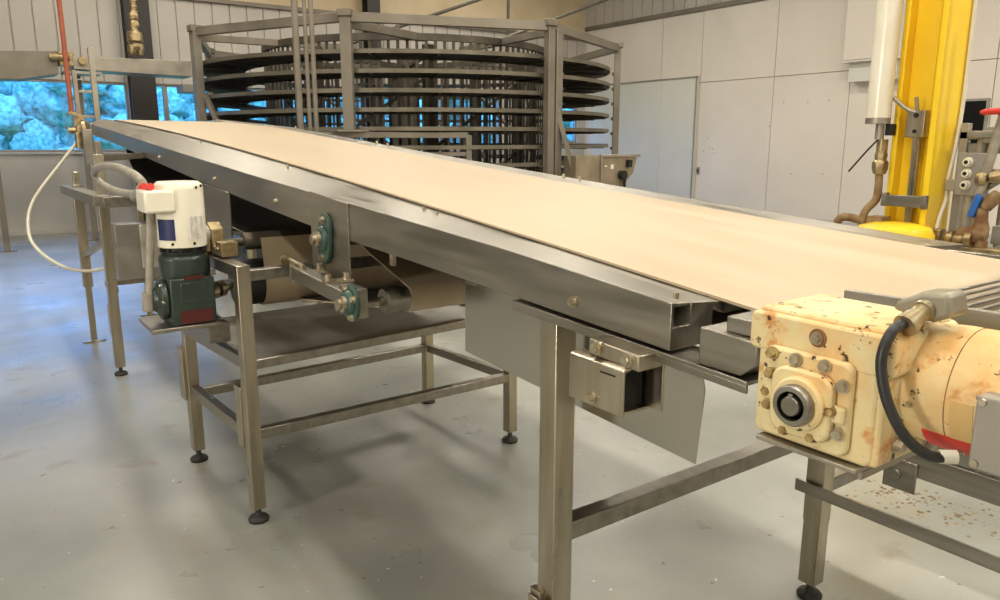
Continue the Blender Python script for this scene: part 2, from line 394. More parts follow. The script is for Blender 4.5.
bo = chan.modifiers.new('cut', 'BOOLEAN'); bo.object = ct; bo.operation = 'DIFFERENCE'; bo.solver = 'EXACT'
bpy.context.view_layer.update()
nm = bpy.data.meshes.new_from_object(chan.evaluated_get(bpy.context.evaluated_depsgraph_get()))
chan.modifiers.clear(); chan.data = nm; bpy.data.objects.remove(ct, do_unlink=True)
bv = chan.modifiers.new('bevel', 'BEVEL'); bv.width = .002; bv.segments = 2; bv.limit_method = 'ANGLE'; bv.angle_limit = R(50)
m = M().box(1.0555, 1.103, .9225, .927, 1.2585, 1.262).box(1.101, 1.1045, .9225, .927, 1.2585, 1.302)
m.build('tube_lip', STEELV, chan, .0008)
M().box(1.06, 1.099, .97, .985, 1.263, 1.298).build('tube_shade_plug', DARKSHADE, chan)  # black plug stands in for the shade inside the tube end
m = M()
for y in (1.2, 3.06, 3.95, 5.2):
    z = (lerp_tab(ZT, y) + lerp_tab(ZB, y)) / 2 - .015; m.hexbolt((1.05, y, z), (-1, 0, 0), .010, .012)
m.cyl((1.10, .96, 1.305), (1.10, .96, 1.318), .006, seg=12)
for y in (1.95, 2.03, 3.2, 4.6): m.cyl((1.155, y, zb(y) - .015), (1.155, y, zb(y) + .004), .005, seg=10)
m.each('channel_bolt', BOLT, chan)
# far rail
m = M(); YF = [1.02] + YS[2:]
for a, b in zip(YF, YF[1:]):
    m.hexa([(BX1, a, zf(a) - .12), (2.285, a, zf(a) - .12), (2.285, b, zf(b) - .12), (BX1, b, zf(b) - .12), (BX1, a, zf(a) + .002), (2.285, a, zf(a) + .010), (2.285, b, zf(b) + .010), (BX1, b, zf(b) + .002)])
fr = m.build('far_side_channel', STEEL, bc, .002, weld=True)
M().prism([(BX1, 1.02, zf(1.02) + .002), (2.285, 1.02, zf(1.02) + .010), (2.29, .955, zf(.955) + .010), (2.235, .97, zf(.97) + .008)], (0, 0, -.012)).build('guide_tongue', STEEL, fr)
m = M()
for y in (2.55, 2.66, 4.4, 4.55, 6.0): m.cyl((2.25, y, zf(y)), (2.25, y, zf(y) + .028), .007, seg=10)
m.each('rail_pin', BOLT, fr)
# belt: carrying run, both turns and the slack return run down to the take-up roller
yt, rt = .775, .052; yh, rh = 7.62, .08
top = []; N = 40
zt = zb(yt) - rt; zh = zb(yh) - rh
for k in range(9):
    a = R(-90 - 18 * (10 - 10) - k * 22.5); top.append((yt + rt * math.cos(a), zt + rt * math.sin(a)))
# path goes tail bottom -> tail front -> along the top -> head -> return run
top = [(yt + rt * math.cos(R(-90 - 20 * k)), zt + rt * math.sin(R(-90 - 20 * k))) for k in range(9)]
run = [(yt + (yh - yt) * k / N, zb(yt + (yh - yt) * k / N)) for k in range(N + 1)]
head = [(yh + rh * math.cos(R(86 - 20 * k)), zh + rh * math.sin(R(86 - 20 * k))) for k in range(1, 9)]
ret = [(7.5, 1.47), (7.2, 1.31), (6.1, 1.215), (5.0, 1.155), (4.2, 1.115), (3.7, 1.09), (3.56, 1.10)]
low = [(3.50, .862), (2.9, .94), (2.42, 1.005)]
tk = (2.34, 1.058); rk = .048
wrap = [(tk[0] + rk * math.cos(R(-85 - 22 * k)), tk[1] + rk * math.sin(R(-85 - 22 * k))) for k in range(9)]
up = [(2.64, 1.19), (2.9, 1.30)]
M().strip(top + run + head, BX0, BX1, .006, twist=lambda y: zf(y) - zb(y)).build('belt', [CREAM, BELTBACK], bc, weld=True)
M().strip(head[-1:] + ret, 1.25, BX1, .006).build('slack_belt', [CREAM, BELTBACK], bc, weld=True)
M().strip(low + wrap + up, 1.25, BX1, .006).build('take_up_belt', [CREAM, BELTBACK], bc, weld=True)
M().strip([(2.9, 1.306), (2.66, 1.296), (2.5, 1.285), (1.9, 1.25), (1.2, 1.212), (.86, 1.2)], 1.25, BX1, .006).build('return_belt', [BELTBACK, CREAM], bc, weld=True)
m = M()
for a, b in zip([q for q in YS if q < 7.5][:-1], [q for q in YS if q < 7.5][1:]):
    m.hexa([(1.205, a, zb(a) - .03), (2.175, a, zf(a) - .03), (2.175, b, zf(b) - .03), (1.205, b, zb(b) - .03), (1.205, a, zb(a) - .010), (2.175, a, zf(a) - .010), (2.175, b, zf(b) - .010), (1.205, b, zb(b) - .010)])
m.build('slider_bed', DULL, bc, weld=True)
M().cyl((1.13, yt, zt), (2.25, yt, zt), .02).cyl((BX0 + .01, yt, zt), (BX1 - .01, yt, zt), rt - .004).build('tail_roller', TIER, bc)
M().cyl((1.07, yh, zh), (2.25, yh, zh), .02).cyl((BX0 + .01, yh, zh), (BX1 - .01, yh, zh), rh - .006).build('head_roller', TIER, bc)
# take-up roller on its arm, with the two green flange bearings
M().cyl((.985, *tk), (2.27, *tk), .016).lathe((1.16, *tk), (1, 0, 0), [(0, .022), (.0, .042), (.012, rk - .002), (1.02, rk - .002)], 32).build('take_up_roller', STEEL, bc)
M().prism([(1.044, 2.35, 1.132), (1.044, 2.68, 1.150), (1.044, 2.68, 1.428), (1.044, 2.35, 1.402)], (.006, 0, 0)).build('hanger_plate', STEEL, bc, .001)
M().prism([(1.040, 3.71, 1.13), (1.040, 4.22, 1.13), (1.040, 4.22, 1.396), (1.040, 3.71, 1.368)], (.008, 0, 0)).build('hanger_plate', STEEL, bc, .001)
arm = M().bar((.975, 2.20, 1.112), (.975, 2.66, 1.134), .05, .05).build('take_up_arm', STEEL, bc, .003)
M().box(.948, 1.0, 2.66, 2.668, 1.10, 1.17).hexbolt((.975, 2.668, 1.145), (0, 1, 0), .012, .012).cyl((.975, 2.60, 1.165), (.975, 2.76, 1.172), .007).hexbolt((.96, 2.74, 1.17), (0, 1, 0), .014, .02).build('tension_screw', BOLT, arm)
m = M().box(.95, 1.05, 2.33, 2.37, 1.14, 1.15).box(.95, 1.05, 2.56, 2.60, 1.14, 1.15)
for y in (2.345, 2.58):
    for x in (.965, 1.03): m.hexbolt((x, y, 1.15), (0, 0, 1), .011, .022)
m.each('clamp_bolt', BOLT, arm)
def flange_bearing(c, rot, s, shaft, oval):
    # four-lobed or two-bolt oval cast flange facing -x
    x, y, z = c; pts = []
    for k in range(48):
        a = 2 * math.pi * k / 48; rr = (.052 + (.040 * abs(math.cos(a)) ** 3 if oval else .012)) * s
        b = a + rot; pts.append((x, y + rr * math.cos(b), z + rr * math.sin(b)))
    m = M().prism(pts, (-.016 * s, 0, 0)); m.lathe((x - .014 * s, y, z), (-1, 0, 0), [(0, .046 * s), (.012 * s, .042 * s), (.018 * s, .034 * s), (.019 * s, .026 * s)], 28)
    b = m.build('flange_bearing', GREENCAST, bc, .003); b['label'] = 'green cast flange bearing'
    n = M().cyl((x - .02 * s, y, z), (x - shaft, y, z), .017).lathe((x - .03 * s, y, z), (-1, 0, 0), [(0, .027 * s), (.014, .027 * s), (.016, .020)], 24)
    n.build('bearing_collar', BOLT, b)
    e = M()
    for q in ((0, math.pi) if oval else (R(45), R(135), R(225), R(315))):
        rr = (.070 if oval else .05) * s; e.hexbolt((x - .016 * s, y + rr * math.cos(q + rot), z + rr * math.sin(q + rot)), (-1, 0, 0), .010, .012)
    e.each('bearing_bolt', BOLT, b)
flange_bearing((1.043, 2.53, 1.268), R(100), 1.0, .06, True)
flange_bearing((.965, 2.155, 1.108), R(20), .92, .055, False)
M().box(.955, 1.0, 2.12, 2.24, 1.06, 1.155).build('bearing_mount', STEEL, arm, .002)
M().cyl((1.05, 2.53, 1.268), (2.25, 2.53, 1.268), .032).build('snub_roller', TIER, bc)
# angle rail, brackets and splash sheet near the tail
m = M()
for a, b in ((.748, 1.42),):
    za, zc = 1.196, 1.2235
    m.hexa([(1.045, a, za), (1.125, a, za), (1.125, b, zc), (1.045, b, zc), (1.045, a, za + .008), (1.125, a, za + .008), (1.125, b, zc + .008), (1.045, b, zc + .008)])
    m.hexa([(1.045, a, za - .014), (1.051, a, za - .014), (1.051, b, zc - .014), (1.045, b, zc - .014), (1.045, a, za), (1.051, a, za), (1.051, b, zc), (1.045, b, zc)])
m.build('angle_rail', STEEL, bc, .001)
m = M().prism([(1.05, .857, 1.208), (1.05, .765, 1.208), (1.05, .735, 1.235), (1.05, .735, 1.274), (1.05, .857, 1.278)], (.11, 0, 0))
m.build('tail_block', STEEL, bc, .003)
M().box(1.065, 1.18, .655, .812, 1.276, 1.305).build('tail_cover', STEEL, bc, .003)
br = M().hexa([(1.0, .955, 1.176), (1.07, .955, 1.176), (1.07, 1.095, 1.182), (1.0, 1.095, 1.182), (1.0, .955, 1.208), (1.07, .955, 1.208), (1.07, 1.095, 1.214), (1.0, 1.095, 1.214)]).build('scraper_bracket', STEELV, bc, .003)
m = M().prism([(.99, .978, 1.178), (.985, .978, 1.174), (.985, .978, 1.082), (.990, .978, 1.082), (.990, .978, 1.170), (1.02, .978, 1.176), (1.02, .978, 1.181)], (0, .158, 0))
m.prism([(1.065, .952, 1.085), (1.071, .952, 1.085), (1.071, .952, 1.19), (1.065, .952, 1.19)], (0, .19, 0))
m.box(.990, 1.07, 1.13, 1.136, 1.085, 1.174).box(1.0, 1.07, .985, 1.13, 1.082, 1.088)
cv = m.build('cover_plate', STEELV, br, .0015)
M().box(.992, 1.06, 1.0, 1.125, 1.088, 1.165).build('cover_shade_block', DARKSHADE, br)  # solid black block painted as the shade inside the cover
m = M()
for y, z in ((.983, 1.193), (1.07, 1.198)): m.hexbolt((1.0, y, z), (-1, 0, 0), .010, .012)
m.hexbolt((.985, 1.066, 1.098), (-1, 0, 0), .010, .012); m.each('bracket_bolt', BOLT, br)
M().box(.9835, .986, 1.0, 1.042, 1.158, 1.161).build('slot_shade_strip', DARKSHADE, br)  # raised black strip, paints the shade of a slot
M().prism([(1.2, .958, 1.10), (1.2, .965, 1.13), (1.2, .985, 1.17), (1.2, 1.865, 1.235), (1.2, 1.87, .977), (1.2, .972, .933)], (.003, 0, 0)).build('splash_plate', SHEET, bc)
m = M().box(1.192, 1.2, .975, 1.035, 1.13, 1.19).box(1.19, 1.2, 1.80, 1.85, 1.19, 1.235).hexbolt((1.19, 1.82, 1.215), (-1, 0, 0), .008, .008)
m.each('splash_plate_clip', STEEL, bc, .001)
M().bar((1.06, 2.06, 1.27), (1.06, 2.06, 1.23), .012, .02).build('belt_guide_tab', BOLT, bc)
# legs
def leg(root, x, y, z1, w=.05, foot=True, sleeve=None, zf=.06, mt=None, local=False, wy=None):
    mt = mt or STEELV; wy = wy or w
    l = M().box(x - w / 2, x + w / 2, y - wy / 2, y + wy / 2, zf, z1).build('leg', mt, root, .003, local=local)
    if sleeve:
        s = M().box(x - w / 2 - .002, x + w / 2 + .002, y - wy / 2 - .002, y + wy / 2 + .002, sleeve, z1 - .02)
        s.build('leg_sleeve', mt, l if not local else root, .003, local=local)
    if foot:
        f = M().lathe((x, y, 0), (0, 0, 1), [(0, .042), (.012, .044), (.022, .036), (.028, .016), (.034, .012), (zf + .005, .012)], 24)
        if local: f.build('levelling_foot', PADRUB, root, local=True)
        else: f.build('levelling_foot', PADRUB, l)
    return l
l1 = leg(bc, 1.13, 1.345, 1.205, .062)
l2 = leg(bc, 2.32, 1.335, 1.21, .062, sleeve=.30)
m = M().box(1.105, 1.155, 1.376, 1.384, .30, .46).box(1.085, 1.105, 1.35, 1.39, .30, .47).box(1.078, 1.082, 1.34, 1.39, .32, .455)
m.each('leg_clamp', STEELV, l1, .002)
M().bar((1.16, 1.345, .632), (2.29, 1.345, .632), .05, .05).build('cross_bar', STEEL, bc, .003)
# elevated end legs
la = leg(bc, .765, 5.69, 1.53, .062)
M().box(.725, .733, 5.62, 5.70, .30, .52).box(.727, .80, 5.725, 5.735, .32, .50).each('leg_clamp', STEELV, la, .002)
def plate_leg(x, y, z1, zs=None, w=.045):
    l = M().box(x - w / 2, x + w / 2, y - w / 2, y + w / 2, .012, z1).box(x - .085, x + .085, y - .03, y + .03, 0, .012).build('leg', STEELV, bc, .003)
    if zs: M().box(x - w / 2 - .012, x + w / 2 + .012, y - w / 2 - .012, y + w / 2 + .012, zs, z1 - .1).build('leg_sleeve', STEELV, l, .003)
    return l
plate_leg(.746, 6.82, 1.38, .46); plate_leg(1.32, 7.6, 1.45); plate_leg(2.3, 7.6, 1.45); plate_leg(2.3, 5.7, 1.35)
M().bar((.765, 5.72, .95), (.746, 6.79, .72), .04, .04).build('side_brace', STEELV, bc, .003)
M().bar((.77, 5.69, 1.50), (1.06, 5.69, 1.52), .03, .04).each('leg_outrigger', TIER, bc, bev=.003)
m = M().bar((.73, 7.35, 1.222), (.73, 5.45, 1.235), .10, .07).build('outrigger_tray', STEEL, bc, .004)
M().bar((.735, 5.47, 1.225), (1.10, 5.47, 1.235), .09, .07).build('tray_return', STEEL, bc, .004)
# head end bearing, bracket and frame posts
hd = M().prism([(1.03, 8.45, 1.52), (1.03, 7.95, 1.56), (1.03, 7.95, 1.78), (1.03, 8.45, 1.83)], (.02, 0, 0)).build('head_plate', STEEL, bc, .003)
m = M().lathe((1.03, 8.3, 1.72), (-1, 0, 0), [(0, .09), (.03, .085), (.05, .06), (.07, .055), (.075, .03), (.14, .03)], 24)
m.build('head_bearing', BRASS, hd)
m = M().box(.96, 1.05, 8.42, 8.5, 1.55, 1.87).box(.98, 1.03, 8.0, 8.1, 1.5, 1.62).cyl((.94, 8.05, 1.70), (.94, 8.05, 1.55), .03).hexbolt((1.03, 7.99, 1.66), (-1, 0, 0), .03, .05).hexbolt((1.03, 8.12, 1.60), (-1, 0, 0), .03, .05)
m.build('take_up_screw', BRASS, hd, .003)
M().box(.93, 1.0, 7.62, 7.70, 1.42, 1.72).box(1.0, 1.05, 7.5, 7.6, 1.40, 1.62).build('head_bracket', DULL, hd, .003)

# ------------------------------------------------------------------ drive stand beneath
ds = thing('drive_stand', 'low square tube stand carrying the belt drive drum, below the conveyor', 'stand', (1.5625, 3.487, 0), R(3.3))
HX, HY = .705, .405
def sl(x, y, z1, name='leg'): return leg(ds, x, y, z1, .055, local=True)
sl(-HX, -HY, 1.12); sl(-HX, HY, .72); sl(HX, -HY, .74); sl(HX, HY, .74)
def sbar(p, q, wd, h, name='rail'): return M().bar(p, q, wd, h).build(name, STEEL, ds, .003, local=True)
for z in (.36,):
    sbar((-HX, -HY, .395), (HX, -HY, .37), .045, .045, 'lower_rail'); sbar((-HX, HY, .36), (HX, HY, .36), .045, .045, 'lower_rail')
    sbar((-HX, -HY, .385), (-HX, HY, .385), .04, .05, 'lower_rail'); sbar((HX, -HY, .37), (HX, HY, .36), .04, .045, 'lower_rail')
sbar((-HX, -HY, .70), (HX, -HY, .715), .045, .04, 'upper_rail'); sbar((-HX, HY, .70), (HX, HY, .70), .045, .04, 'upper_rail')
sbar((-HX, -HY, .715), (-HX, HY, .70), .055, .05, 'upper_rail'); sbar((HX, -HY, .715), (HX, HY, .70), .045, .04, 'upper_rail')
sbar((-HX, -HY, 1.095), (-HX, HY + .1, 1.105), .055, .05, 'bearing_rail'); sbar((-HX, -HY, 1.075), (HX, -HY, 1.085), .045, .045, 'upper_rail')
leg(ds, HX, -HY, 1.1, .05, foot=False, local=True, zf=.72); 
M().box(-HX - .027, -HX + .027, HY + .05, HY + .1, .70, 1.085).build('post', STEELV, ds, .003, local=True)
M().box(HX - .025, HX + .025, HY - .025, HY + .025, .72, 1.085).build('post', STEELV, ds, .003, local=True)
m = M().hexa([(-HX + .03, -HY + .02, .69), (HX - .03, -HY + .02, .69), (HX - .03, HY - .02, .70), (-HX + .03, HY - .02, .70), (-HX + .03, -HY + .02, .694), (HX - .03, -HY + .02, .694), (HX - .03, HY - .02, .704), (-HX + .03, HY - .02, .704)])
m.box(-HX + .03, HX - .03, HY - .023, HY - .019, .70, .735).build('drip_pan', GREYBOX, ds, local=True)
for x, y in ((-HX - .02, -HY + .05), (-HX - .03, HY + .02)):
    M().box(x - .012, x + .012, y - .02, y + .05, .33, .60).build('adjuster_plate', STEELV, ds, .003, local=True)
# drum wrapped by the belt, idler above it
DC = (3.46, .972); DR = .106
M().cyl((.90, *DC), (2.24, *DC), .022).lathe((.965, *DC), (1, 0, 0), [(0, .07), (.004, DR - .008), (.012, DR), (1.22, DR)], 48).build('drive_drum', BLACK, ds)
wrapd = [(DC[0] + (DR + .004) * math.cos(R(-60 - 10 * k)), DC[1] + (DR + .004) * math.sin(R(-60 - 10 * k))) for k in range(14)]
M().strip(wrapd + [(3.376, 1.10), (3.384, 1.15), (3.392, 1.18)], 1.08, BX1, .006).build('drum_belt', [CREAM, BELTBACK], ds, weld=True)
ID = (3.43, 1.165)
M().cyl((.90, *ID), (2.24, *ID), .018).lathe((1.01, *ID), (1, 0, 0), [(0, .03), (.0, .040), (1.17, .040)], 28).build('idler_roller', TIER, ds)
pb = M().prism([(.86, 3.310, 1.125), (.86, 3.550, 1.125), (.86, 3.550, 1.145), (.86, 3.500, 1.16), (.86, 3.485, 1.235), (.86, 3.430, 1.262), (.86, 3.375, 1.235), (.86, 3.360, 1.16), (.86, 3.310, 1.145)], (.055, 0, 0))
pb.lathe((.86, *ID), (-1, 0, 0), [(0, .045), (.02, .042), (.022, .03)], 24)
pbo = pb.build('pillow_block', BRASS, ds, .004); pbo['label'] = 'brass coloured pillow block bearing'
M().hexbolt((.89, 3.330, 1.145), (0, 0, 1), .013, .02).hexbolt((.89, 3.530, 1.145), (0, 0, 1), .013, .02).cyl((.86, *ID), (.79, *ID), .018).each('bearing_bolt', BOLT, pbo)
M().box(.86, .93, 3.230, 3.310, 1.13, 1.19).hexbolt((.86, 3.270, 1.16), (-1, 0, 0), .01, .01).build('stop_block', BRASS, ds, .003)

# ------------------------------------------------------------------ white motor on dark green gearbox
gx, gy = .725, 3.30
gm = thing('gear_motor', 'upright white motor on a dark green and red gearbox beside the drive stand', 'motor', (gx, gy, .72))
m = M().lathe((gx, gy, 1.18), (0, 0, 1), [(0, .086), (.004, .097), (.05, .097), (.235, .096), (.255, .093), (.268, .080), (.272, .0)], 40)
mo = m.build('motor_housing', WHITE, gm)
m = M()
for a, z in ((302, 1.425), (285, 1.20), (320, 1.43), (235, 1.20)): m.lathe((gx + .096 * math.cos(R(a)), gy + .096 * math.sin(R(a)), z), (math.cos(R(a)), math.sin(R(a)), 0), [(0, .006), (.004, .005)], 12)
m.each('housing_screw', BLK, mo)
def curved(a0, a1, z0, z1, r, cx, cy, th=.002):
    m = M(); n = 10; an = [R(a0 + (a1 - a0) * k / n) for k in range(n + 1)]
    m.prism([(cx + (r + th) * math.cos(a), cy + (r + th) * math.sin(a), z0) for a in an] + [(cx + (r - .002) * math.cos(a), cy + (r - .002) * math.sin(a), z0) for a in an[::-1]], (0, 0, z1 - z0))
    return m
curved(196, 243, 1.215, 1.30, .0965, gx, gy).build('navy_nameplate', NAVY, mo, weld=True)
curved(270, 314, 1.215, 1.31, .0965, gx, gy).build('faded_label', LABELG, mo, weld=True)
jb = M().box(.575, .69, 3.20, 3.37, 1.328, 1.418).build('terminal_box', WHITE, gm, .010)
M().cyl((.60, 3.37, 1.420), (.60, 3.31, 1.432), .013).cyl((.608, 3.28, 1.420), (.608, 3.225, 1.434), .014).each('conduit_fitting', REDP, jb)
m = M().lathe((gx, gy, 1.148), (0, 0, 1), [(0, .086), (.016, .09), (.020, .078), (.034, .078)], 32)
for k in range(10): m.hexbolt((gx + .083 * math.cos(R(36 * k)), gy + .083 * math.sin(R(36 * k)), 1.165), (0, 0, 1), .008, .014)
m.build('motor_flange', BLACK, gm)
m = M().lathe((gx, gy, 1.03), (0, 0, 1), [(0, .085), (.04, .10), (.11, .10), (.12, .09)], 32)
m.box(gx - .085, gx + .09, gy - .10, gy + .09, .865, 1.06)
m.lathe((gx - .085, gy + .0, .965), (-1, 0, 0), [(0, .085), (.02, .085), (.03, .075), (.04, .05), (.055, .045)], 28)
m.lathe((gx, gy + .09, .965), (0, 1, 0), [(0, .09), (.03, .09), (.045, .06), (.06, .035)], 28)
gb = m.build('gearbox', DKGREEN, gm, .010)
m = M()
for k in range(6): m.hexbolt((gx - .105, gy + .072 * math.cos(R(60 * k)), .965 + .072 * math.sin(R(60 * k))), (-1, 0, 0), .008, .01)
m.each('gearbox_bolt', BOLT, gb)
RB = mat('dull_red_paint', (.085, .013, .010), .4)
M().box(gx - .055, gx + .075, gy - .104, gy - .099, .872, .925).build('red_side_panel', RB, gb)
M().box(gx - .045, gx + .06, gy - .1025, gy - .099, .955, 1.04).build('raised_cover', DKGREEN, gb, .002)
M().box(gx - .03, gx + .05, gy - .1035, gy - .095, 1.055, 1.068).build('red_side_panel', RB, gb)
M().cyl((gx + .09, gy + .03, .972), (.93, gy + .10, .972), .018).cyl((gx + .10, gy + .04, .972), (gx + .125, gy + .05, .972), .040).cyl((gx + .135, gy + .05, .972), (gx + .16, gy + .07, .972), .036).build('output_coupling', BOLT, gm)
M().cyl((gx + .07, gy + .08, 1.215), (gx + .11, gy + .10, 1.215), .048).cyl((gx + .10, gy + .10, 1.215), (.87, 3.43, 1.165), .02).build('shaft_guard', PALEBOX, gm, .003)
m = M().box(gx - .17, gx + .11, gy - .12, gy + .16, .848, .865).build('base_plate', STEEL, gm, .003)
M().box(gx + .06, gx + .15, gy - .06, gy + .30, .762, .848).build('mount_channel', STEEL, gm, .003)
dp = M().tube([(.612, 3.30, 1.33), (.60, 3.30, 1.2), (.578, 3.30, .99)], .016, 12)
dp.cyl((.577, 3.30, 1.0), (.572, 3.30, .925), .026).cyl((.577, 3.30, .965), (.66, 3.30, .965), .020)
dp.build('drain_pipe', CONDUIT, gm)

# coil of grey flexible conduit leading to the motor
pts = []
cx, cy, cz = .70, 4.62, 1.41
path = [(.60, 3.37, 1.418), (.615, 3.55, 1.385), (.66, 3.9, 1.352)]
for k in range(33):
    a = R(-50 - 360 * k / 30); path.append((.70 + .04 * math.sin(R(12 * k)), cy + .42 * -math.cos(a) * -1 * .0 + .0 + 0, 0)) if False else path.append((.70 + .03 * math.cos(R(11 * k)), cy + .62 * math.cos(R(218 + 11.2 * k)), 1.405 + .072 * math.sin(R(218 + 11.2 * k))))
cd = M().tube(path, .021, 12)
tag(cd.build('flexible_conduit', CONDUIT), 'grey flexible conduit coiled in a loop beside the white motor', 'conduit')

# electrical boxes behind the left legs
eb = thing('junction_box', 'dull grey electrical box with pale cover behind the raised conveyor legs', 'junction box', (1.0, 5.95, .60))
M().box(.86, 1.35, 5.98, 6.12, .62, 1.03).build('enclosure', GREYBOX, eb, .006)
M().box(1.02, 1.28, 5.955, 5.98, .70, 1.02).build('cover', PALEBOX, eb, .006)
M().bar((.79, 6.05, .60), (1.55, 6.05, .61), .06, .04).bar((.79, 6.05, .60), (.79, 5.72, .60), .04, .04).each('support_rail', STEEL, eb, .003)

# cream air hose sagging from the head bearing to the floor rail
hp = [(.95, 8.2, 1.62), (.80, 8.1, 1.45), (.50, 7.8, 1.10), (.42, 7.45, .86), (.47, 7.2, .72), (.60, 6.95, .62), (.74, 6.75, .60), (.85, 6.4, .66)]
tag(M().tube(smooth_path(hp), .014, 10).build('air_hose', HOSE), 'thin cream hose hanging in a curve at the raised conveyor end', 'hose')

# ------------------------------------------------------------------ rusting cream gear motor on the near right
rg = thing('gear_motor', 'rust-stained cream gearbox and motor at the low end of the belt', 'motor', (.98, .53, 1.165))
FX = .872
def rrect(y0, y1, z0, z1, r, n=5):
    out = []
    for cy_, cz_, a0 in ((y1 - r, z1 - r, 0), (y0 + r, z1 - r, 90), (y0 + r, z0 + r, 180), (y1 - r, z0 + r, 270)):
        for k in range(n + 1): a = R(a0 + 90 * k / n); out.append((cy_ + r * math.cos(a), cz_ + r * math.sin(a)))
    return out
m = M().prism([(FX + .013, y, z) for y, z in rrect(.430, .634, 1.318, 1.372, .010)], (.165, 0, 0))
m.prism([(FX + .0138, y, z) for y, z in rrect(.447, .617, 1.199, 1.33, .012)], (.165, 0, 0))
m.prism([(FX + .022, y, z) for y, z in rrect(.437, .626, 1.366, 1.378, .004)], (.145, 0, 0))
m.prism([(FX + .018, y, z) for y, z in rrect(.44, .47, 1.20, 1.33, .006)], (.12, 0, 0))
hs = m.build('gearbox_housing', RUSTY, rg, .005)
m = M().prism([(FX + .014, y, z) for y, z in rrect(.473, .600, 1.206, 1.331, .014)], (-.014, 0, 0))
m.prism([(FX, y, z) for y, z in rrect(.489, .577, 1.220, 1.312, .022)], (-.014, 0, 0))
m.prism([(FX, y, z) for y, z in rrect(.474, .498, 1.252, 1.276, .004)], (-.009, 0, 0))
m.prism([(FX, y, z) for y, z in rrect(.572, .592, 1.256, 1.290, .004)], (-.008, 0, 0))
fl = m.build('bearing_flange', RUSTY, hs, .004)
BC = (.5315, 1.268)
M().lathe((FX - .012, *BC), (-1, 0, 0), [(0, .036), (.008, .036), (.011, .033)], 40).build('boss_ring', RUSTY, fl)
M().lathe((FX - .02, *BC), (-1, 0, 0), [(0, .0275), (.012, .0275), (.015, .0255), (.015, .0195), (.006, .019)], 40).build('shaft_collar', STEEL, fl)
M().lathe((FX - .022, *BC), (-1, 0, 0), [(0, .0192), (.004, .0192)], 32).build('collar_bore', RUST, fl)
M().lathe((FX - .022, *BC), (-1, 0, 0), [(0, .0135), (.013, .0135), (.015, .0120)], 32).box(FX - .0365, FX - .03, BC[0] - .003, BC[0] + .003, BC[1] + .008, BC[1] + .017).build('drive_shaft', STEEL, fl)
m = M(); m2 = M()
for i, (y, z) in enumerate(((.549, 1.321), (.508, 1.322), (.482, 1.302), (.482, 1.238), (.585, 1.322), (.588, 1.268))):
    (m if i < 4 else m2).hexbolt((FX - .001, y, z), (-1, 0, 0), .0066, .009)
for y, z in ((.491, 1.268), (.581, 1.296), (.581, 1.252), (.553, 1.224), (.513, 1.226)):
    m2.hexbolt((FX - .008, y, z), (-1, 0, 0), .006, .009)
m.each('flange_bolt', BOLT, fl); m2.each('rusty_flange_bolt', mat('rusted_bolt', (.52, .40, .17), .5, .4, ((.14, .06, .02),), 60.), fl)
M().lathe((FX + .013, .530, 1.352), (-1, 0, 0), [(0, .0125), (.0015, .012)], 20).build('plug_rust_ring', RUST, hs)
M().hexbolt((FX + .0125, .530, 1.352), (-1, 0, 0), .0065, .010).build('filler_plug', BOLT, hs)
m = M()
for y, r in ((.612, .004), (.585, .005), (.46, .003)): m.lathe((FX + .05, y, 1.376), (0, 0, 1), [(0, r), (.004, r)], 10)
m.hexbolt((FX + .06, .441, 1.225), (0, -1, 0), .008, .013).each('drain_plug', BOLT, hs)
mp = M().box(FX + .004, 1.075, .458, .606, 1.190, 1.197).box(FX + .02, 1.075, .458, .464, 1.178, 1.190).build('mount_plate', DULL, rg, .0015)
mp['label'] = 'rusted steel mount plate'
M().box(.93, 1.06, .458, .61, 1.197, 1.1985).each('rust_crust', RUST, mp)
M().bar((1.07, .462, 1.165), (1.07, .452, 1.195), .02, .012).box(1.07, 1.25, .53, .59, 1.165, 1.190).each('plate_bracket', DULL, mp, bev=.002)
# motor
MX, MZ, MR = 1.0, 1.298, .079
m = M().lathe((MX, .452, MZ), (0, -1, 0), [(-.02, .060), (0, .060), (.0, MR - .006), (.006, MR - .001), (.010, MR), (.014, MR - .003), (.05, MR), (.45, MR), (.46, .07)], 64)
mt = m.build('motor_housing', RUSTM, rg)
M().lathe((MX, .4535, MZ), (0, -1, 0), [(0, MR - .004), (.004, MR + .001), (.0085, MR + .0012), (.0105, MR + .0002)], 64).build('rusted_rim', mat('patchy_rim_rust', (.68, .50, .24), .7, 0, ((.10, .042, .018), .44, .56), 26.), mt)
M().lathe((MX, .385, MZ), (0, -1, 0), [(0, MR + .0004), (.0012, MR + .0004)], 64).build('band_seam', RUST, mt)
def patch(a0, a1, y0, y1, r, mt_, name):
    m = M(); n = 12; an = [R(a0 + (a1 - a0) * k / n) for k in range(n + 1)]
    m.prism([(MX + (r + .001) * math.cos(a), y0, MZ + (r + .001) * math.sin(a)) for a in an] + [(MX + (r - .003) * math.cos(a), y0, MZ + (r - .003) * math.sin(a)) for a in an[::-1]], (0, y1 - y0, 0))
    m.build(name, mt_, mt, weld=True)
patch(176, 214, .352, .378, MR, mat('worn_tan_sticker', (.60, .39, .16), .8, 0, ((.66, .47, .22),), 9., spec=.1), 'worn_sticker')
patch(214, 262, .345, .412, MR, REDP, 'red_sticker')
m = M()
for y, a in ((.425, 190), (.372, 238)): m.lathe((MX + MR * math.cos(R(a)), y, MZ + MR * math.sin(R(a))), (math.cos(R(a)), 0, math.sin(R(a))), [(0, .004), (.003, .0035)], 12)
m.each('housing_screw', BOLT, mt)
tb = M().box(.898, .935, .12, .342, 1.238, 1.324).build('terminal_box', GREYBOX, rg, .002)
m = M()
for y, z in ((.335, 1.318), (.335, 1.245)): m.lathe((.898, y, z), (-1, 0, 0), [(0, .0045), (.003, .004)], 16)
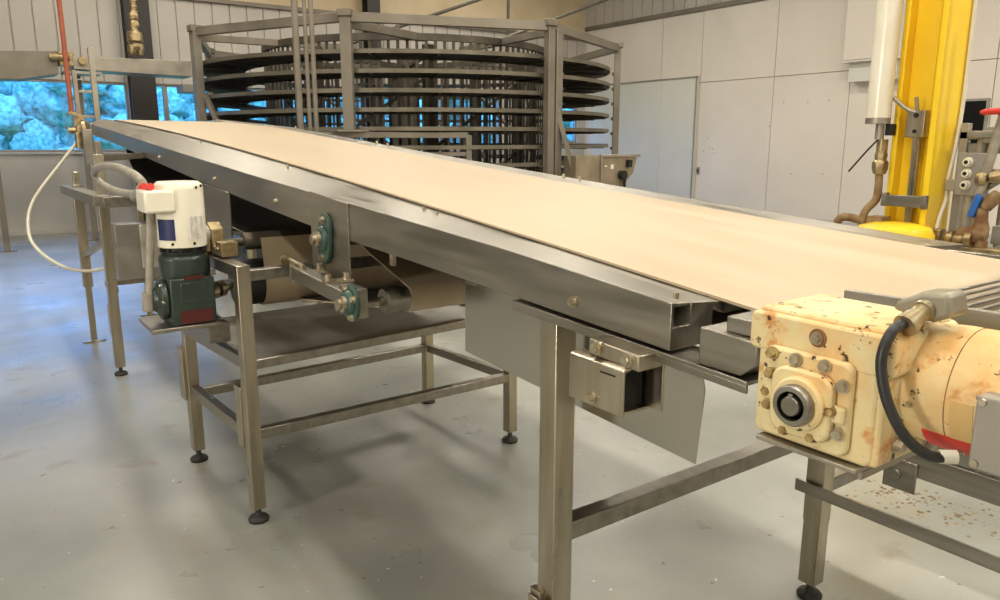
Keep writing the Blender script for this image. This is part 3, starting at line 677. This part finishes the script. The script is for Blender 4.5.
m.each('cover_screw', BOLT, tb)
el = M().prism([(.945, .470, 1.393), (.945, .466, 1.404), (.945, .437, 1.421), (.945, .405, 1.424), (.945, .398, 1.396), (.945, .42, 1.385)], (.05, 0, 0)).build('conduit_body', mat('cast_conduit_body', (.33, .31, .24), .45, .5, ((.26, .24, .18),), 20.), rg, .006)
M().lathe((.955, .428, 1.405), (-.86, .10, -.38), [(0, .011), (.010, .011), (.011, .0135), (.016, .0135), (.017, .011), (.032, .0105), (.034, .013), (.041, .013), (.042, .0145), (.052, .0145), (.053, .010)], 24).build('threaded_sleeve', mat('aged_brass', (.42, .36, .24), .4, .9, ((.30, .24, .13),), 40.), el)
cp = [(.915, .4325, 1.388), (.900, .4345, 1.3865), (.883, .4365, 1.378), (.872, .438, 1.357), (.869, .436, 1.334), (.868, .424, 1.298), (.874, .404, 1.262), (.89, .383, 1.241), (.910, .370, 1.236)]
M().tube(smooth_path(cp), .0066, 14).build('black_cable', BLACK, el)
M().cyl((.905, .376, 1.237), (.918, .362, 1.238), .0085).build('cable_gland', PALEBOX, el)

# ------------------------------------------------------------------ wire rod transfer conveyor at the right end
wc = thing('wire_conveyor', 'steel rod transfer conveyor butting the low end of the cream belt', 'conveyor', (2.0, .2, 0))
M().prism([(1.25, .708, 1.306), (1.25, .708, 1.347), (1.25, -.6, 1.362), (1.25, -.6, 1.25), (1.25, .66, 1.25)], (.012, 0, 0)).build('side_plate', STEEL, wc, .002)
M().prism([(2.70, 1.05, 1.28), (2.70, 1.05, 1.34), (2.70, -.6, 1.362), (2.70, -.6, 1.25)], (.012, 0, 0)).build('side_plate', STEEL, wc, .002)
m = M(); m3 = M()
for k in range(46):
    y = .668 - k * .027; z = 1.312 + .0003 * k; m.cyl((1.262, y, z), (2.70, y, z), .0036, seg=10)
for x in (1.5, 1.9, 2.3):
    m3.box(x - .006, x + .006, -.6, .68, 1.288, 1.300)
m.each('bed_rod', STEEL, wc); m3.each('rod_support', STEEL, wc)
m = M()
for y in (.52, .36, .2): m.cyl((1.58, y, 1.318), (1.66, y - .02, 1.318), .012)
m.each('wear_block', PALEBOX, wc)
M().cyl((FX + .05, *BC), (2.7, *BC), .018).build('drive_shaft', DULL, wc)
M().box(2.75, 2.765, -.8, 1.35, .485, 1.24).build('far_side_panel', SHEET, wc, .002)
pr = M().box(2.735, 2.765, -.8, 1.36, .395, .485).build('panel_rail', STEEL, wc, .003)
M().box(2.725, 2.735, 1.20, 1.32, .33, .45).lathe((2.725, 1.275, .385), (-1, 0, 0), [(0, .022), (.006, .022), (.006, .012)], 20).build('bolted_tab', STEEL, pr, .003)
M().box(2.27, 2.283, -.8, 1.397, .405, .447).build('flat_rail', STEEL, wc, .001)
M().bar((2.352, 1.335, .43), (2.735, 1.335, .43), .05, .05).build('tie_bar', STEEL, wc, .003)
M().box(2.72, 2.765, -.82, -.76, 0, 1.25).box(2.25, 2.29, -.82, -.77, 0, 1.25).box(2.27, 2.75, -.80, -.78, .39, .44).box(1.24, 1.28, -.66, -.61, 0, 1.3).box(1.26, 2.75, -.64, -.61, 1.2, 1.25).each('frame_leg', STEELV, wc, .003)
M().box(2.69, 2.765, .9, 1.0, 1.2, 1.30).build('panel_hanger', STEEL, wc)

# ------------------------------------------------------------------ spiral tower
CX, CY, PR = 6.09, 11.1, 3.33
sp = thing('spiral_conveyor', 'tall octagonal spiral conveyor tower with stacked dark tiers around a slatted drum', 'spiral conveyor', (CX, CY, 0))
def pol(r, a, z): return (CX + r * math.cos(R(a)), CY + r * math.sin(R(a)), z)
AN = [-86.2 + 45 * k for k in range(8)]
for k, a in enumerate(AN):
    p = pol(PR, a, 0); rad = V((math.cos(R(a)), math.sin(R(a)), 0)); tn = V((-rad.y, rad.x, 0)); m = M()
    z0 = 1.76 if k == 7 else 0
    wd = .11 if k == 0 else .17 if k == 6 else .13
    m.bar((p[0], p[1], z0), (p[0], p[1], 3.05), wd, .10, up=rad)
    if k == 0:
        q = V(p) + tn * .13; m.bar((q.x, q.y, 0), (q.x, q.y, 3.02), .11, .12, up=rad)
    pb_ = m.build('post', FRAME, sp, .006)
    if k == 7: M().box(p[0] - .2, p[0] + .2, p[1] - .1, p[1] + .1, 1.735, 1.76).build('post_foot', FRAME, pb_, .003)
    M().bar((p[0], p[1], 3.05), (p[0], p[1], 3.13), .17, .15, up=rad).build('post_cap', FRAME, pb_, .006)
    n = M()
    for j in range(12):
        z = 2.66 - .227 * j
        if z > z0 + .1: q = V(p) - rad * .06; n.hexbolt((q.x - tn.x * .055, q.y - tn.y * .055, z), -tn, .02, .03)
    n.each('post_bolt', TIER, pb_)
for k in range(8):
    a, b = pol(PR, AN[k], 3.05), pol(PR, AN[(k + 1) % 8], 3.05); M().bar(a, b, .08, .11).build('top_beam', FRAME, sp, .005)
for k in (0, 2, 4, 6):
    a = AN[k]; M().bar(pol(PR, a, 2.98), pol(1.1, a + 14, 2.98), .07, .09).build('spoke_beam', FRAME, sp, .004)
for k in (7,): M().bar(pol(PR, AN[k], 2.98), pol(2.1, AN[k] + 18, 2.98), .06, .10).build('spoke_beam', FRAME, sp, .004)
P3, P1 = pol(PR, AN[0], 0), pol(PR, AN[6], 0)
M().bar((P3[0] + .1, P3[1], 2.12), (6.86, 7.36, .02), .06, .06).build('diagonal_brace', FRAME, sp, .004)
M().bar((P1[0] + .05, P1[1] - .06, 2.25), (P1[0] + .35, P1[1] - .75, 1.0), .07, .05).build('diagonal_brace', FRAME, sp, .004)
M().bar((P1[0] + .35, P1[1] - .75, 1.0), (P1[0] + .35, P1[1] - .75, 0), .07, .07).build('brace_foot_post', FRAME, sp, .004)
# bridge frame carrying the front post
g0, g1 = (3.58, 8.78, 1.70), (5.23, 8.05, 1.70)
M().bar(g0, g1, .09, .07).build('bridge_beam', FRAME, sp, .004)
for g in (g0, g1): M().bar((g[0], g[1], 0), (g[0], g[1], 1.7), .08, .08).build('bridge_leg', FRAME, sp, .004)
M().bar((3.6, 8.75, 1.47), (5.2, 8.05, 1.47), .05, .05).build('bridge_beam', FRAME, sp, .004)
RO, RI, PT = 3.20, 2.52, .227
Z0 = 2.685
for t in range(11):
    n = 72; belt = M(); rail = M(); inner = M(); ribs = M()
    for k in range(n):
        a, b = -97 + 360 * k / n - 180, -97 + 360 * (k + 1) / n - 180
        za, zc = Z0 - PT * t + PT * (k / n - .5) * .35, Z0 - PT * t + PT * ((k + 1) / n - .5) * .35
        P = pol
        belt.hexa([P(RI, a, za - .016), P(RO - .02, a, za - .016), P(RO - .02, b, zc - .016), P(RI, b, zc - .016), P(RI, a, za - .004), P(RO - .02, a, za - .004), P(RO - .02, b, zc - .004), P(RI, b, zc - .004)])
        rail.hexa([P(RO - .02, a, za - .022), P(RO + .02, a, za - .022), P(RO + .02, b, zc - .022), P(RO - .02, b, zc - .022), P(RO - .02, a, za + .028), P(RO + .02, a, za + .028), P(RO + .02, b, zc + .028), P(RO - .02, b, zc + .028)])
        inner.hexa([P(RI - .012, a, za - .03), P(RI + .012, a, za - .03), P(RI + .012, b, zc - .03), P(RI - .012, b, zc - .03), P(RI - .012, a, za - .004), P(RI + .012, a, za - .004), P(RI + .012, b, zc - .004), P(RI - .012, b, zc - .004)])
        if k % 3 == 0: belt.bar(P(RI, a, za - .026), P(RO - .02, a, za - .026), .03, .02)
    tb_ = belt.build('spiral_tier', TIER, sp, weld=True)
    rail.build('outer_rail', RAIL, tb_, weld=True); inner.build('inner_rail', TIER, tb_, weld=True)
m = M(); NB = 112; RC = 2.22
for k in range(NB): a = 360 * k / NB; rad = V(pol(1, a, 0)) - V((CX, CY, 0)); p = pol(RC, a, .25); m.bar(p, (p[0], p[1], 2.99), .040, .016, up=rad)
m.build('drum_slats', TIER, sp)
def ring(r, z0, z1, th=.03, n=72):
    m = M()
    for k in range(n):
        a, b = 360 * k / n, 360 * (k + 1) / n
        m.hexa([pol(r - th, a, z0), pol(r, a, z0), pol(r, b, z0), pol(r - th, b, z0), pol(r - th, a, z1), pol(r, a, z1), pol(r, b, z1), pol(r - th, b, z1)])
    return m
ring(RC + .03, 2.93, 3.02, .06).build('drum_top_ring', TIER, sp, weld=True)
ring(RC + .0, .25, .33, .05).build('drum_bottom_ring', RAIL, sp, weld=True)
for k in range(8):
    a = AN[k] + 20; p = pol(2.05, a, 0); o = M().bar((p[0], p[1], 0), (p[0], p[1], 2.9), .12, .12).build('inner_column', TIER, sp)
m = M()
for k in range(8):
    a, b = AN[k] + 20, AN[k] + 65; m.bar(pol(2.05, a, .5), pol(2.05, b, 1.5), .05, .04).bar(pol(2.05, a, 1.5), pol(2.05, b, 2.5), .05, .04).bar(pol(2.05, a, 2.8), pol(.1, a, 2.8), .06, .06)
m.each('inner_brace', TIER, sp)
M().cyl((CX, CY, 0), (CX, CY, 2.9), .14).build('centre_shaft', TIER, sp)

# hopper-like infeed housing in front of the tower's right post
hb = thing('infeed_housing', 'old tan steel housing with notched side at the foot of the spiral tower', 'machine housing', (7.2, 7.6, 0))
M().prism([(6.55, 7.5, 0), (6.55, 7.5, 1.44), (7.62, 7.5, 1.44), (7.66, 7.5, 1.40), (7.60, 7.5, 1.20), (7.46, 7.5, 1.08), (7.46, 7.5, 0)], (0, .25, 0)).build('housing_panel', TANPLATE, hb, .004)
M().box(6.98, 7.70, 7.47, 7.53, 1.42, 1.455).box(6.97, 7.0, 7.47, 7.5, 1.1, 1.44).build('top_lip', DULL, hb, .003)
M().box(7.45, 7.52, 7.44, 7.5, 1.28, 1.38).cyl((7.36, 7.5, 1.18), (7.36, 7.42, 1.18), .06).cyl((7.40, 7.46, 1.15), (7.40, 7.46, .9), .02).build('dark_latch', DARKSHADE, hb, .003)
M().box(7.17, 7.22, 7.496, 7.5, 1.26, 1.32).box(7.06, 7.10, 7.496, 7.5, 1.29, 1.31).each('white_sticker', WHITE, hb)

# ------------------------------------------------------------------ vertical pipes rising behind the belt
for x, y, r, lb in ((2.80, 7.33, .032, 'grey service pipe rising behind the belt, thickest of three'), (2.80, 7.08, .019, 'slim grey service pipe rising behind the belt, middle of three'), (2.80, 6.92, .022, 'grey service pipe rising behind the belt, nearest the tower front post')):
    pt = thing('service_pipe', lb, 'pipe', (x, y, 0), 0, 'service pipes behind the belt')
    M().cyl((x, y, .012), (x, y, ZC), r, seg=16).build('pipe', FRAME, pt)
    M().lathe((x, y, 0), (0, 0, 1), [(0, r * 2.6), (.012, r * 2.6)], 20).build('floor_flange', FRAME, pt)

# ------------------------------------------------------------------ overhead conveyor at the back left
oc = thing('overhead_conveyor', 'raised steel conveyor troughs running high across the back windows', 'conveyor', (2, 13.4, 0))
M().prism([(-1.2, 13.4, 2.45), (-1.2, 13.4, 2.80), (1.40, 13.4, 2.95), (1.40, 13.4, 2.62), (.9, 13.4, 2.52)], (0, .55, 0)).build('inclined_trough', FRAME, oc, .006)
M().prism([(1.60, 13.35, 2.70), (1.60, 13.35, 2.885), (3.3, 13.35, 2.92), (3.3, 13.35, 2.665)], (0, .55, 0)).build('level_trough', DULL, oc, .006)
m = M().cyl((1.30, 13.36, 2.86), (1.55, 13.30, 2.86), .055).box(1.42, 1.62, 13.36, 13.6, 2.74, 2.96).cyl((1.72, 13.34, 2.82), (1.72, 13.25, 2.82), .06); m.build('trough_coupling', BRASS, oc, .006)
M().box(1.45, 1.95, 13.2, 13.6, 2.62, 2.66).build('transfer_plate', DULL, oc, .003)
M().box(3.15, 3.4, 13.36, 13.8, 2.42, 2.55).build('drop_plate', GREYBOX, oc, .004)
for x, y in ((.46, 13.46), (1.745, 14.2), (-.6, 13.46)):
    z1 = 2.75 if y < 14 else 2.70
    l = M().box(x - .04, x + .04, y - .04, y + .04, .012, z1 - .1).box(x - .12, x + .12, y - .07, y + .07, 0, .012).build('leg', FRAME, oc, .004)
M().bar((1.745, 14.2, 2.65), (1.745, 13.85, 2.75), .06, .06).build('leg_arm', FRAME, oc)
M().bar((.46, 13.46, .62), (-.6, 13.46, .80), .05, .05).build('cross_brace', FRAME, oc, .003)

# orange pole, ladder bracket and brass drop hose
op = thing('drop_pole', 'slim orange-red pole hanging down to the raised conveyor end', 'pole', (.965, 8.55, 1.87))
M().cyl((.965, 8.56, 1.88), (.965, 8.56, ZC), .022, seg=14).build('pole', REDPOLE, op)
M().box(.93, 1.0, 8.52, 8.60, 1.87, 1.90).build('pole_foot', BRASS, op, .003)
lf = thing('ladder_frame', 'narrow grey ladder frame standing on the raised conveyor end', 'frame', (1.08, 8.62, 1.83))
M().box(1.17, 1.22, 8.60, 8.66, 1.80, 2.52).build('upright', DULL, lf, .003)
M().box(1.01, 1.05, 8.60, 8.66, 1.80, 2.30).build('upright', DULL, lf, .003)
for z in (2.10, 1.86): M().box(1.05, 1.17, 8.61, 8.65, z - .012, z + .012).build('rung', DULL, lf, .002)
M().box(1.0, 2.3, 8.60, 8.66, 1.76, 1.80).build('foot_bar', DULL, lf, .003)
bh = thing('brass_hose', 'braided brass hose with fittings hanging in front of the dark column', 'hose', (2.45, 13.3, 2.95))
m = M().cyl((2.50, 13.3, 3.58), (2.50, 13.3, ZC), .05, seg=16)
for k in range(60):
    z = 3.6 + k * .043
    if z < ZC - .05: m.tube([(2.50 + .052 * math.cos(R(30 * j)), 13.3 + .052 * math.sin(R(30 * j)), z + .02 * math.sin(R(30 * j + 90 * (k % 2) * 2))) for j in range(12)], .010, 6, closed=True)
m.build('braided_hose', BRASS, bh)
m = M().lathe((2.49, 13.3, 3.36), (0, 0, 1), [(0, .07), (.06, .075), (.10, .06), (.12, .072), (.2, .07), (.24, .05)], 8)
m.lathe((2.48, 13.3, 3.02), (0, 0, 1), [(0, .09), (.05, .11), (.10, .085), (.14, .12), (.26, .11), (.30, .06), (.36, .055)], 12)
m.lathe((2.42, 13.26, 2.95), (0, 0, 1), [(0, .05), (.06, .07), (.14, .06)], 12).lathe((2.54, 13.27, 2.95), (0, 0, 1), [(0, .04), (.1, .06), (.16, .05)], 12)
m.build('hose_fitting', BRASS, bh)

# roof braces
def brace(name_label, p, q, r=.035): tag(M().cyl(p, q, r, seg=12).build('roof_brace', TRUSS), name_label, 'roof brace', 'roof braces')

brace('thin dark rod slanting up from the spiral tower top towards the ceiling', (7.4, 12.0, 3.08), (9.98 + 4.2, 12.0, 6.2) if False else (13.6, 12.0, 5.35), .028)
brace('short dark rod crossing above the front post of the spiral tower', (5.2, 12.0, 3.10), (10.9, 12.0, 5.2), .03)
brace('slim upright rod behind the double post of the spiral tower', (9.6, 13.2, 3.0), (9.6, 13.2, ZC), .03)

# ------------------------------------------------------------------ yellow lift column and its services
yc = thing('lift_column', 'tall bright yellow steel column beyond the right end of the belt', 'column', (4.1, 1.95, 0))
M().box(4.12, 4.14, 1.90, 2.08, 0, 4.6).build('web', YELLOW, yc, .002)
M().box(4.0, 4.25, 1.868, 1.90, 0, 4.6).build('flange', YELLOW, yc, .006)
M().box(4.05, 4.25, 2.08, 2.11, 0, 4.6).build('flange', YELLOW, yc, .006)
M().cyl((4.105, 1.93, 0), (4.105, 1.93, 4.6), .022).build('guide_bar', YELLOW, yc)
M().cyl((3.93, 1.985, 0), (3.93, 1.985, 1.0), .18, .18, 40).lathe((3.93, 1.985, 1.0), (0, 0, 1), [(0, .19), (.14, .19), (.175, .17), (.195, .10), (.20, .0)], 44).build('round_guard', YELLOW, yc)
lt = M().box(4.05, 4.075, 1.965, 2.0, 1.19, 1.64).build('latch_rod', STEELV, yc, .002)
M().box(4.03, 4.08, 1.94, 2.035, 1.63, 1.765).build('latch_plate', STEELV, lt, .004)
M().tube(smooth_path([(4.04, 1.99, 1.755), (4.02, 2.035, 1.775), (4.0, 2.10, 1.835)]), .011, 8).tube([(4.04, 1.985, 1.755), (4.02, 1.99, 1.83)], .010, 8).each('latch_hook', DULL, lt)
M().lathe((4.03, 1.985, 1.74), (-1, 0, 0), [(0, .012), (.006, .012)], 14).lathe((4.03, 1.985, 1.66), (-1, 0, 0), [(0, .01), (.006, .01)], 14).each('latch_screw', DARKSHADE, lt)
M().box(3.985, 4.005, 1.885, 2.08, 1.275, 1.335).box(3.975, 4.015, 1.868, 1.89, 1.27, 1.34).box(3.975, 4.015, 2.07, 2.095, 1.275, 1.345).box(4.0, 4.12, 1.965, 2.0, 1.285, 1.325).build('latch_bracket', STEEL, lt, .003)
hc = thing('hydraulic_cylinder', 'long white hydraulic cylinder standing upright beside the yellow column', 'cylinder', (4.02, 2.185, 1.70))
M().cyl((3.96, 2.145, 1.73), (3.96, 2.145, 4.4), .060, seg=32).build('barrel', WHITE, hc)
M().cyl((3.96, 2.145, 1.70), (3.96, 2.145, 1.73), .061, seg=32).cyl((3.96, 2.145, 2.33), (3.96, 2.145, 2.37), .063, seg=32).cyl((3.98, 2.140, 1.62), (3.98, 2.140, 1.70), .022).each('end_cap', DULL, hc)
M().box(3.99, 4.04, 2.085, 2.12, 1.64, 1.70).build('cylinder_bracket', BLACK, hc, .004)
vp = thing('valve_pipe', 'brass valve with rusty bent pipe below the white cylinder', 'pipe', (3.95, 2.115, 1.1))
M().cyl((4.0, 2.130, 1.62), (4.0, 2.130, 1.56), .028).lathe((4.0, 2.130, 1.44), (0, 0, 1), [(0, .032), (.03, .042), (.06, .042), (.075, .03), (.10, .034), (.12, .028)], 8).build('valve_body', BRASS, vp)
M().tube(smooth_path([(4.0, 2.130, 1.44), (4.0, 2.128, 1.36), (3.99, 2.131, 1.30), (3.96, 2.165, 1.24), (3.95, 2.170, 1.16), (3.95, 2.170, .9), (3.95, 2.170, 0)]), .020, 12).build('rusty_pipe', RUSTPIPE, vp)
M().tube(smooth_path([(3.95, 2.170, 1.19), (3.93, 2.235, 1.205), (3.92, 2.275, 1.20), (3.915, 2.295, 1.17)]), .022, 12).box(3.93, 4.02, 2.055, 2.135, 1.15, 1.22).build('tap_outlet', RUSTPIPE, vp)
M().tube([(3.98, 2.145, 1.62), (3.97, 2.195, 1.56), (3.95, 2.275, 1.45)], .005, 6).build('cable_stub', BLACK, vp)
# control station
cs = thing('control_station', 'grey three-button control box on a post beside the yellow column', 'control box', (4.2, 1.72, 0))
M().box(4.12, 4.19, 1.665, 1.80, 1.34, 1.555).build('enclosure', GREYBOX, cs, .006)
for z in (1.395, 1.452, 1.508):
    b = M().lathe((4.12, 1.745, z), (-1, 0, 0), [(0, .024), (.014, .024), (.018, .019), (.035, .017)], 24).build('push_button', WHITE, cs)
    M().lathe((4.085, 1.745, z), (-1, 0, 0), [(0, .010), (.004, .009)], 16).build('button_centre', DARKSHADE, b)
M().cyl((4.155, 1.74, 0), (4.155, 1.74, 1.34), .026).build('post', CONDUIT, cs)
M().tube(smooth_path([(4.155, 1.715, 1.55), (4.155, 1.71, 1.62), (4.16, 1.67, 1.66), (4.16, 1.62, 1.70), (4.16, 1.60, 1.80), (4.16, 1.60, 2.3)]), .020, 12).build('conduit', CONDUIT, cs)
M().box(4.13, 4.17, 1.80, 1.85, 1.36, 1.42).build('mount_ear', GREYBOX, cs, .004)
# pipe rack to the right
pk = thing('pipe_rack', 'rack of grey pipes and rusty valves with red and blue levers', 'pipe rack', (4.35, 1.62, 0))
M().box(4.20, 4.24, 1.80, 1.84, 0, 1.70).box(4.20, 4.24, 1.42, 1.46, 0, 1.70).box(4.20, 4.24, 1.42, 1.84, 1.62, 1.66).box(4.22, 4.34, 1.60, 1.82, 1.55, 1.60).build('rack_frame', GREYBOX, pk, .004)
M().box(4.10, 4.20, 1.56, 1.76, 1.625, 1.66).box(4.13, 4.15, 1.62, 1.70, 1.60, 1.68).build('pipe_clamp', STEEL, pk, .004)
M().tube([(4.08, 1.66, 0), (4.08, 1.66, 1.36), (4.08, 1.60, 1.75), (4.08, 1.585, 2.6)], .022, 12).build('grey_pipe', CONDUIT, pk)
M().tube([(4.15, 1.575, 0), (4.15, 1.575, 1.75)], .024, 12).tube([(4.10, 1.66, 1.45), (4.15, 1.53, 1.46)], .024, 12).tube([(4.12, 1.655, 1.38), (4.12, 1.5, 1.5)], .016, 10).build('grey_pipe', DULL, pk)
M().lathe((4.08, 1.66, 1.40), (0, 0, 1), [(0, .03), (.02, .035), (.05, .035), (.06, .028)], 8).lathe((4.08, 1.62, 1.44), (0, -1, .2), [(0, .028), (.05, .036), (.07, .028)], 8).build('pipe_union', BRASS, pk)
M().prism([(4.03, 1.69, 1.25), (4.03, 1.66, 1.24), (4.03, 1.63, 1.345), (4.03, 1.66, 1.36)], (.03, 0, 0)).build('blue_lever', BLUEP, pk, .006)
M().lathe((4.02, 1.68, 1.745), (0, -1, .05), [(0, .008), (.015, .014), (.09, .016), (.14, .013), (.15, .006)], 16).cyl((4.02, 1.60, 1.745), (4.1, 1.60, 1.72), .012).build('red_lever', REDP, pk)
m = M().lathe((4.06, 1.60, 1.16), (0, 1, 0), [(0, .03), (.03, .045), (.07, .045), (.09, .03), (.13, .028)], 14).lathe((4.06, 1.63, 1.13), (0, 0, 1), [(0, .032), (.06, .04), (.10, .028), (.16, .025)], 12).lathe((4.06, 1.62, 1.29), (0, -.6, 1), [(0, .026), (.05, .034), (.09, .022)], 10).lathe((4.05, 1.72, 1.14), (0, 1, 0), [(0, .02), (.02, .03), (.05, .03), (.06, .02)], 10)
m.build('rusty_valve', RUSTPIPE, pk)
M().lathe((4.04, 1.78, 1.13), (0, -1, 0), [(0, .025), (.02, .04), (.04, .04), (.05, .025), (.09, .025), (.10, .045), (.13, .045)], 12).box(4.02, 4.09, 1.80, 1.90, 1.10, 1.17).box(3.99, 4.10, 1.5, 1.88, 1.06, 1.10).build('brass_union', BRASS, pk, .003)
M().cyl((4.06, 1.62, 0), (4.06, 1.62, 1.13), .03).build('valve_riser', RUSTPIPE, pk)
wh = tag(M().tube(smooth_path([(4.235, 1.857, 4.5), (4.235, 1.857, 2.2), (4.23, 1.857, 1.75), (4.20, 1.855, 1.55), (4.17, 1.857, 1.42), (4.16, 1.85, 1.32), (4.12, 1.855, 1.22), (4.08, 1.85, 1.10)]), .010, 10).build('white_tube', HOSE), 'thin white tube running down the flange edge of the yellow column', 'tube')

# crumbs of spilled dough and dirt on the floor under the rod conveyor
m = M(); rn = random.Random(3)
for k in range(170):
    t = rn.random(); x = 3.36 + rn.gauss(0, .09) + .25 * t * rn.random(); y = 1.66 - .6 * t + rn.gauss(0, .05); r = rn.uniform(.003, .011)
    m.lathe((x, y, 0), (0, 0, 1), [(0, r), (r * .25, r * .8), (r * .4, r * .3)], 7)
cr = tag(m.build('crumbs', mat('dry_crumbs', (.27, .20, .12), .9, 0, ((.13, .09, .05),), 30.)), 'brown crumbs and dirt scattered on the floor below the rod conveyor', 'crumbs'); cr['kind'] = 'stuff'

# things on the right wall
wb = thing('wall_cabinet', 'white box mounted high on the white panel wall behind the cylinder', 'cabinet', (13.9, 7.7, 3.0))
M().box(13.62, 14.0, 7.1, 8.17, 3.06, 4.7).build('cabinet_body', WHITEWALL, wb, .006)
M().box(13.60, 13.62, 7.13, 8.14, 3.10, 4.66).build('cabinet_door', WHITEWALL, wb, .004)
M().box(13.75, 14.0, 7.2, 8.1, 2.72, 3.06).build('lower_bracket', DOORP, wb, .004)
ws = thing('wall_screen', 'black rectangular panel on the far wall behind the control box', 'screen', (13.98, 6.0, 1.7))
M().box(13.95, 14.0, 5.72, 6.50, 1.55, 2.33).build('frame', GREYBOX, ws, .004)
M().box(13.94, 13.955, 5.76, 6.46, 1.59, 2.29).build('panel', BLK, ws)
sw = thing('wall_switch', 'small dark switch plate beside the pale sliding door edge', 'switch', (14, 11.72, .98))
M().box(13.98, 14.0, 11.68, 11.77, .90, 1.06).build('plate', GREYBOX, sw, .003); M().box(13.972, 13.98, 11.71, 11.74, .94, 1.02).build('rocker', BLK, sw)
for y, z in ((8.6, 2.42), (9.05, 2.40), (9.6, 2.42), (9.9, 1.95), (11.5, 1.72), (11.42, 1.5), (11.6, 1.42), (11.3, 1.38), (11.35, 1.48), (8.6, 1.0), (9.3, .98)):
    tag(M().lathe((14.01, y, z), (-1, 0, 0), [(0, .011), (.017, .010)], 10).build('anchor_bolt', DKCOL), 'small dark anchor bolt dotted on the white panel wall', 'bolt', 'anchor bolts on the white panel wall')

# ------------------------------------------------------------------ view
sc.view_settings.view_transform = 'Standard'; sc.view_settings.look = 'None'; sc.view_settings.gamma = 1
sc.view_settings.exposure = .2; sc.view_settings.use_curve_mapping = False
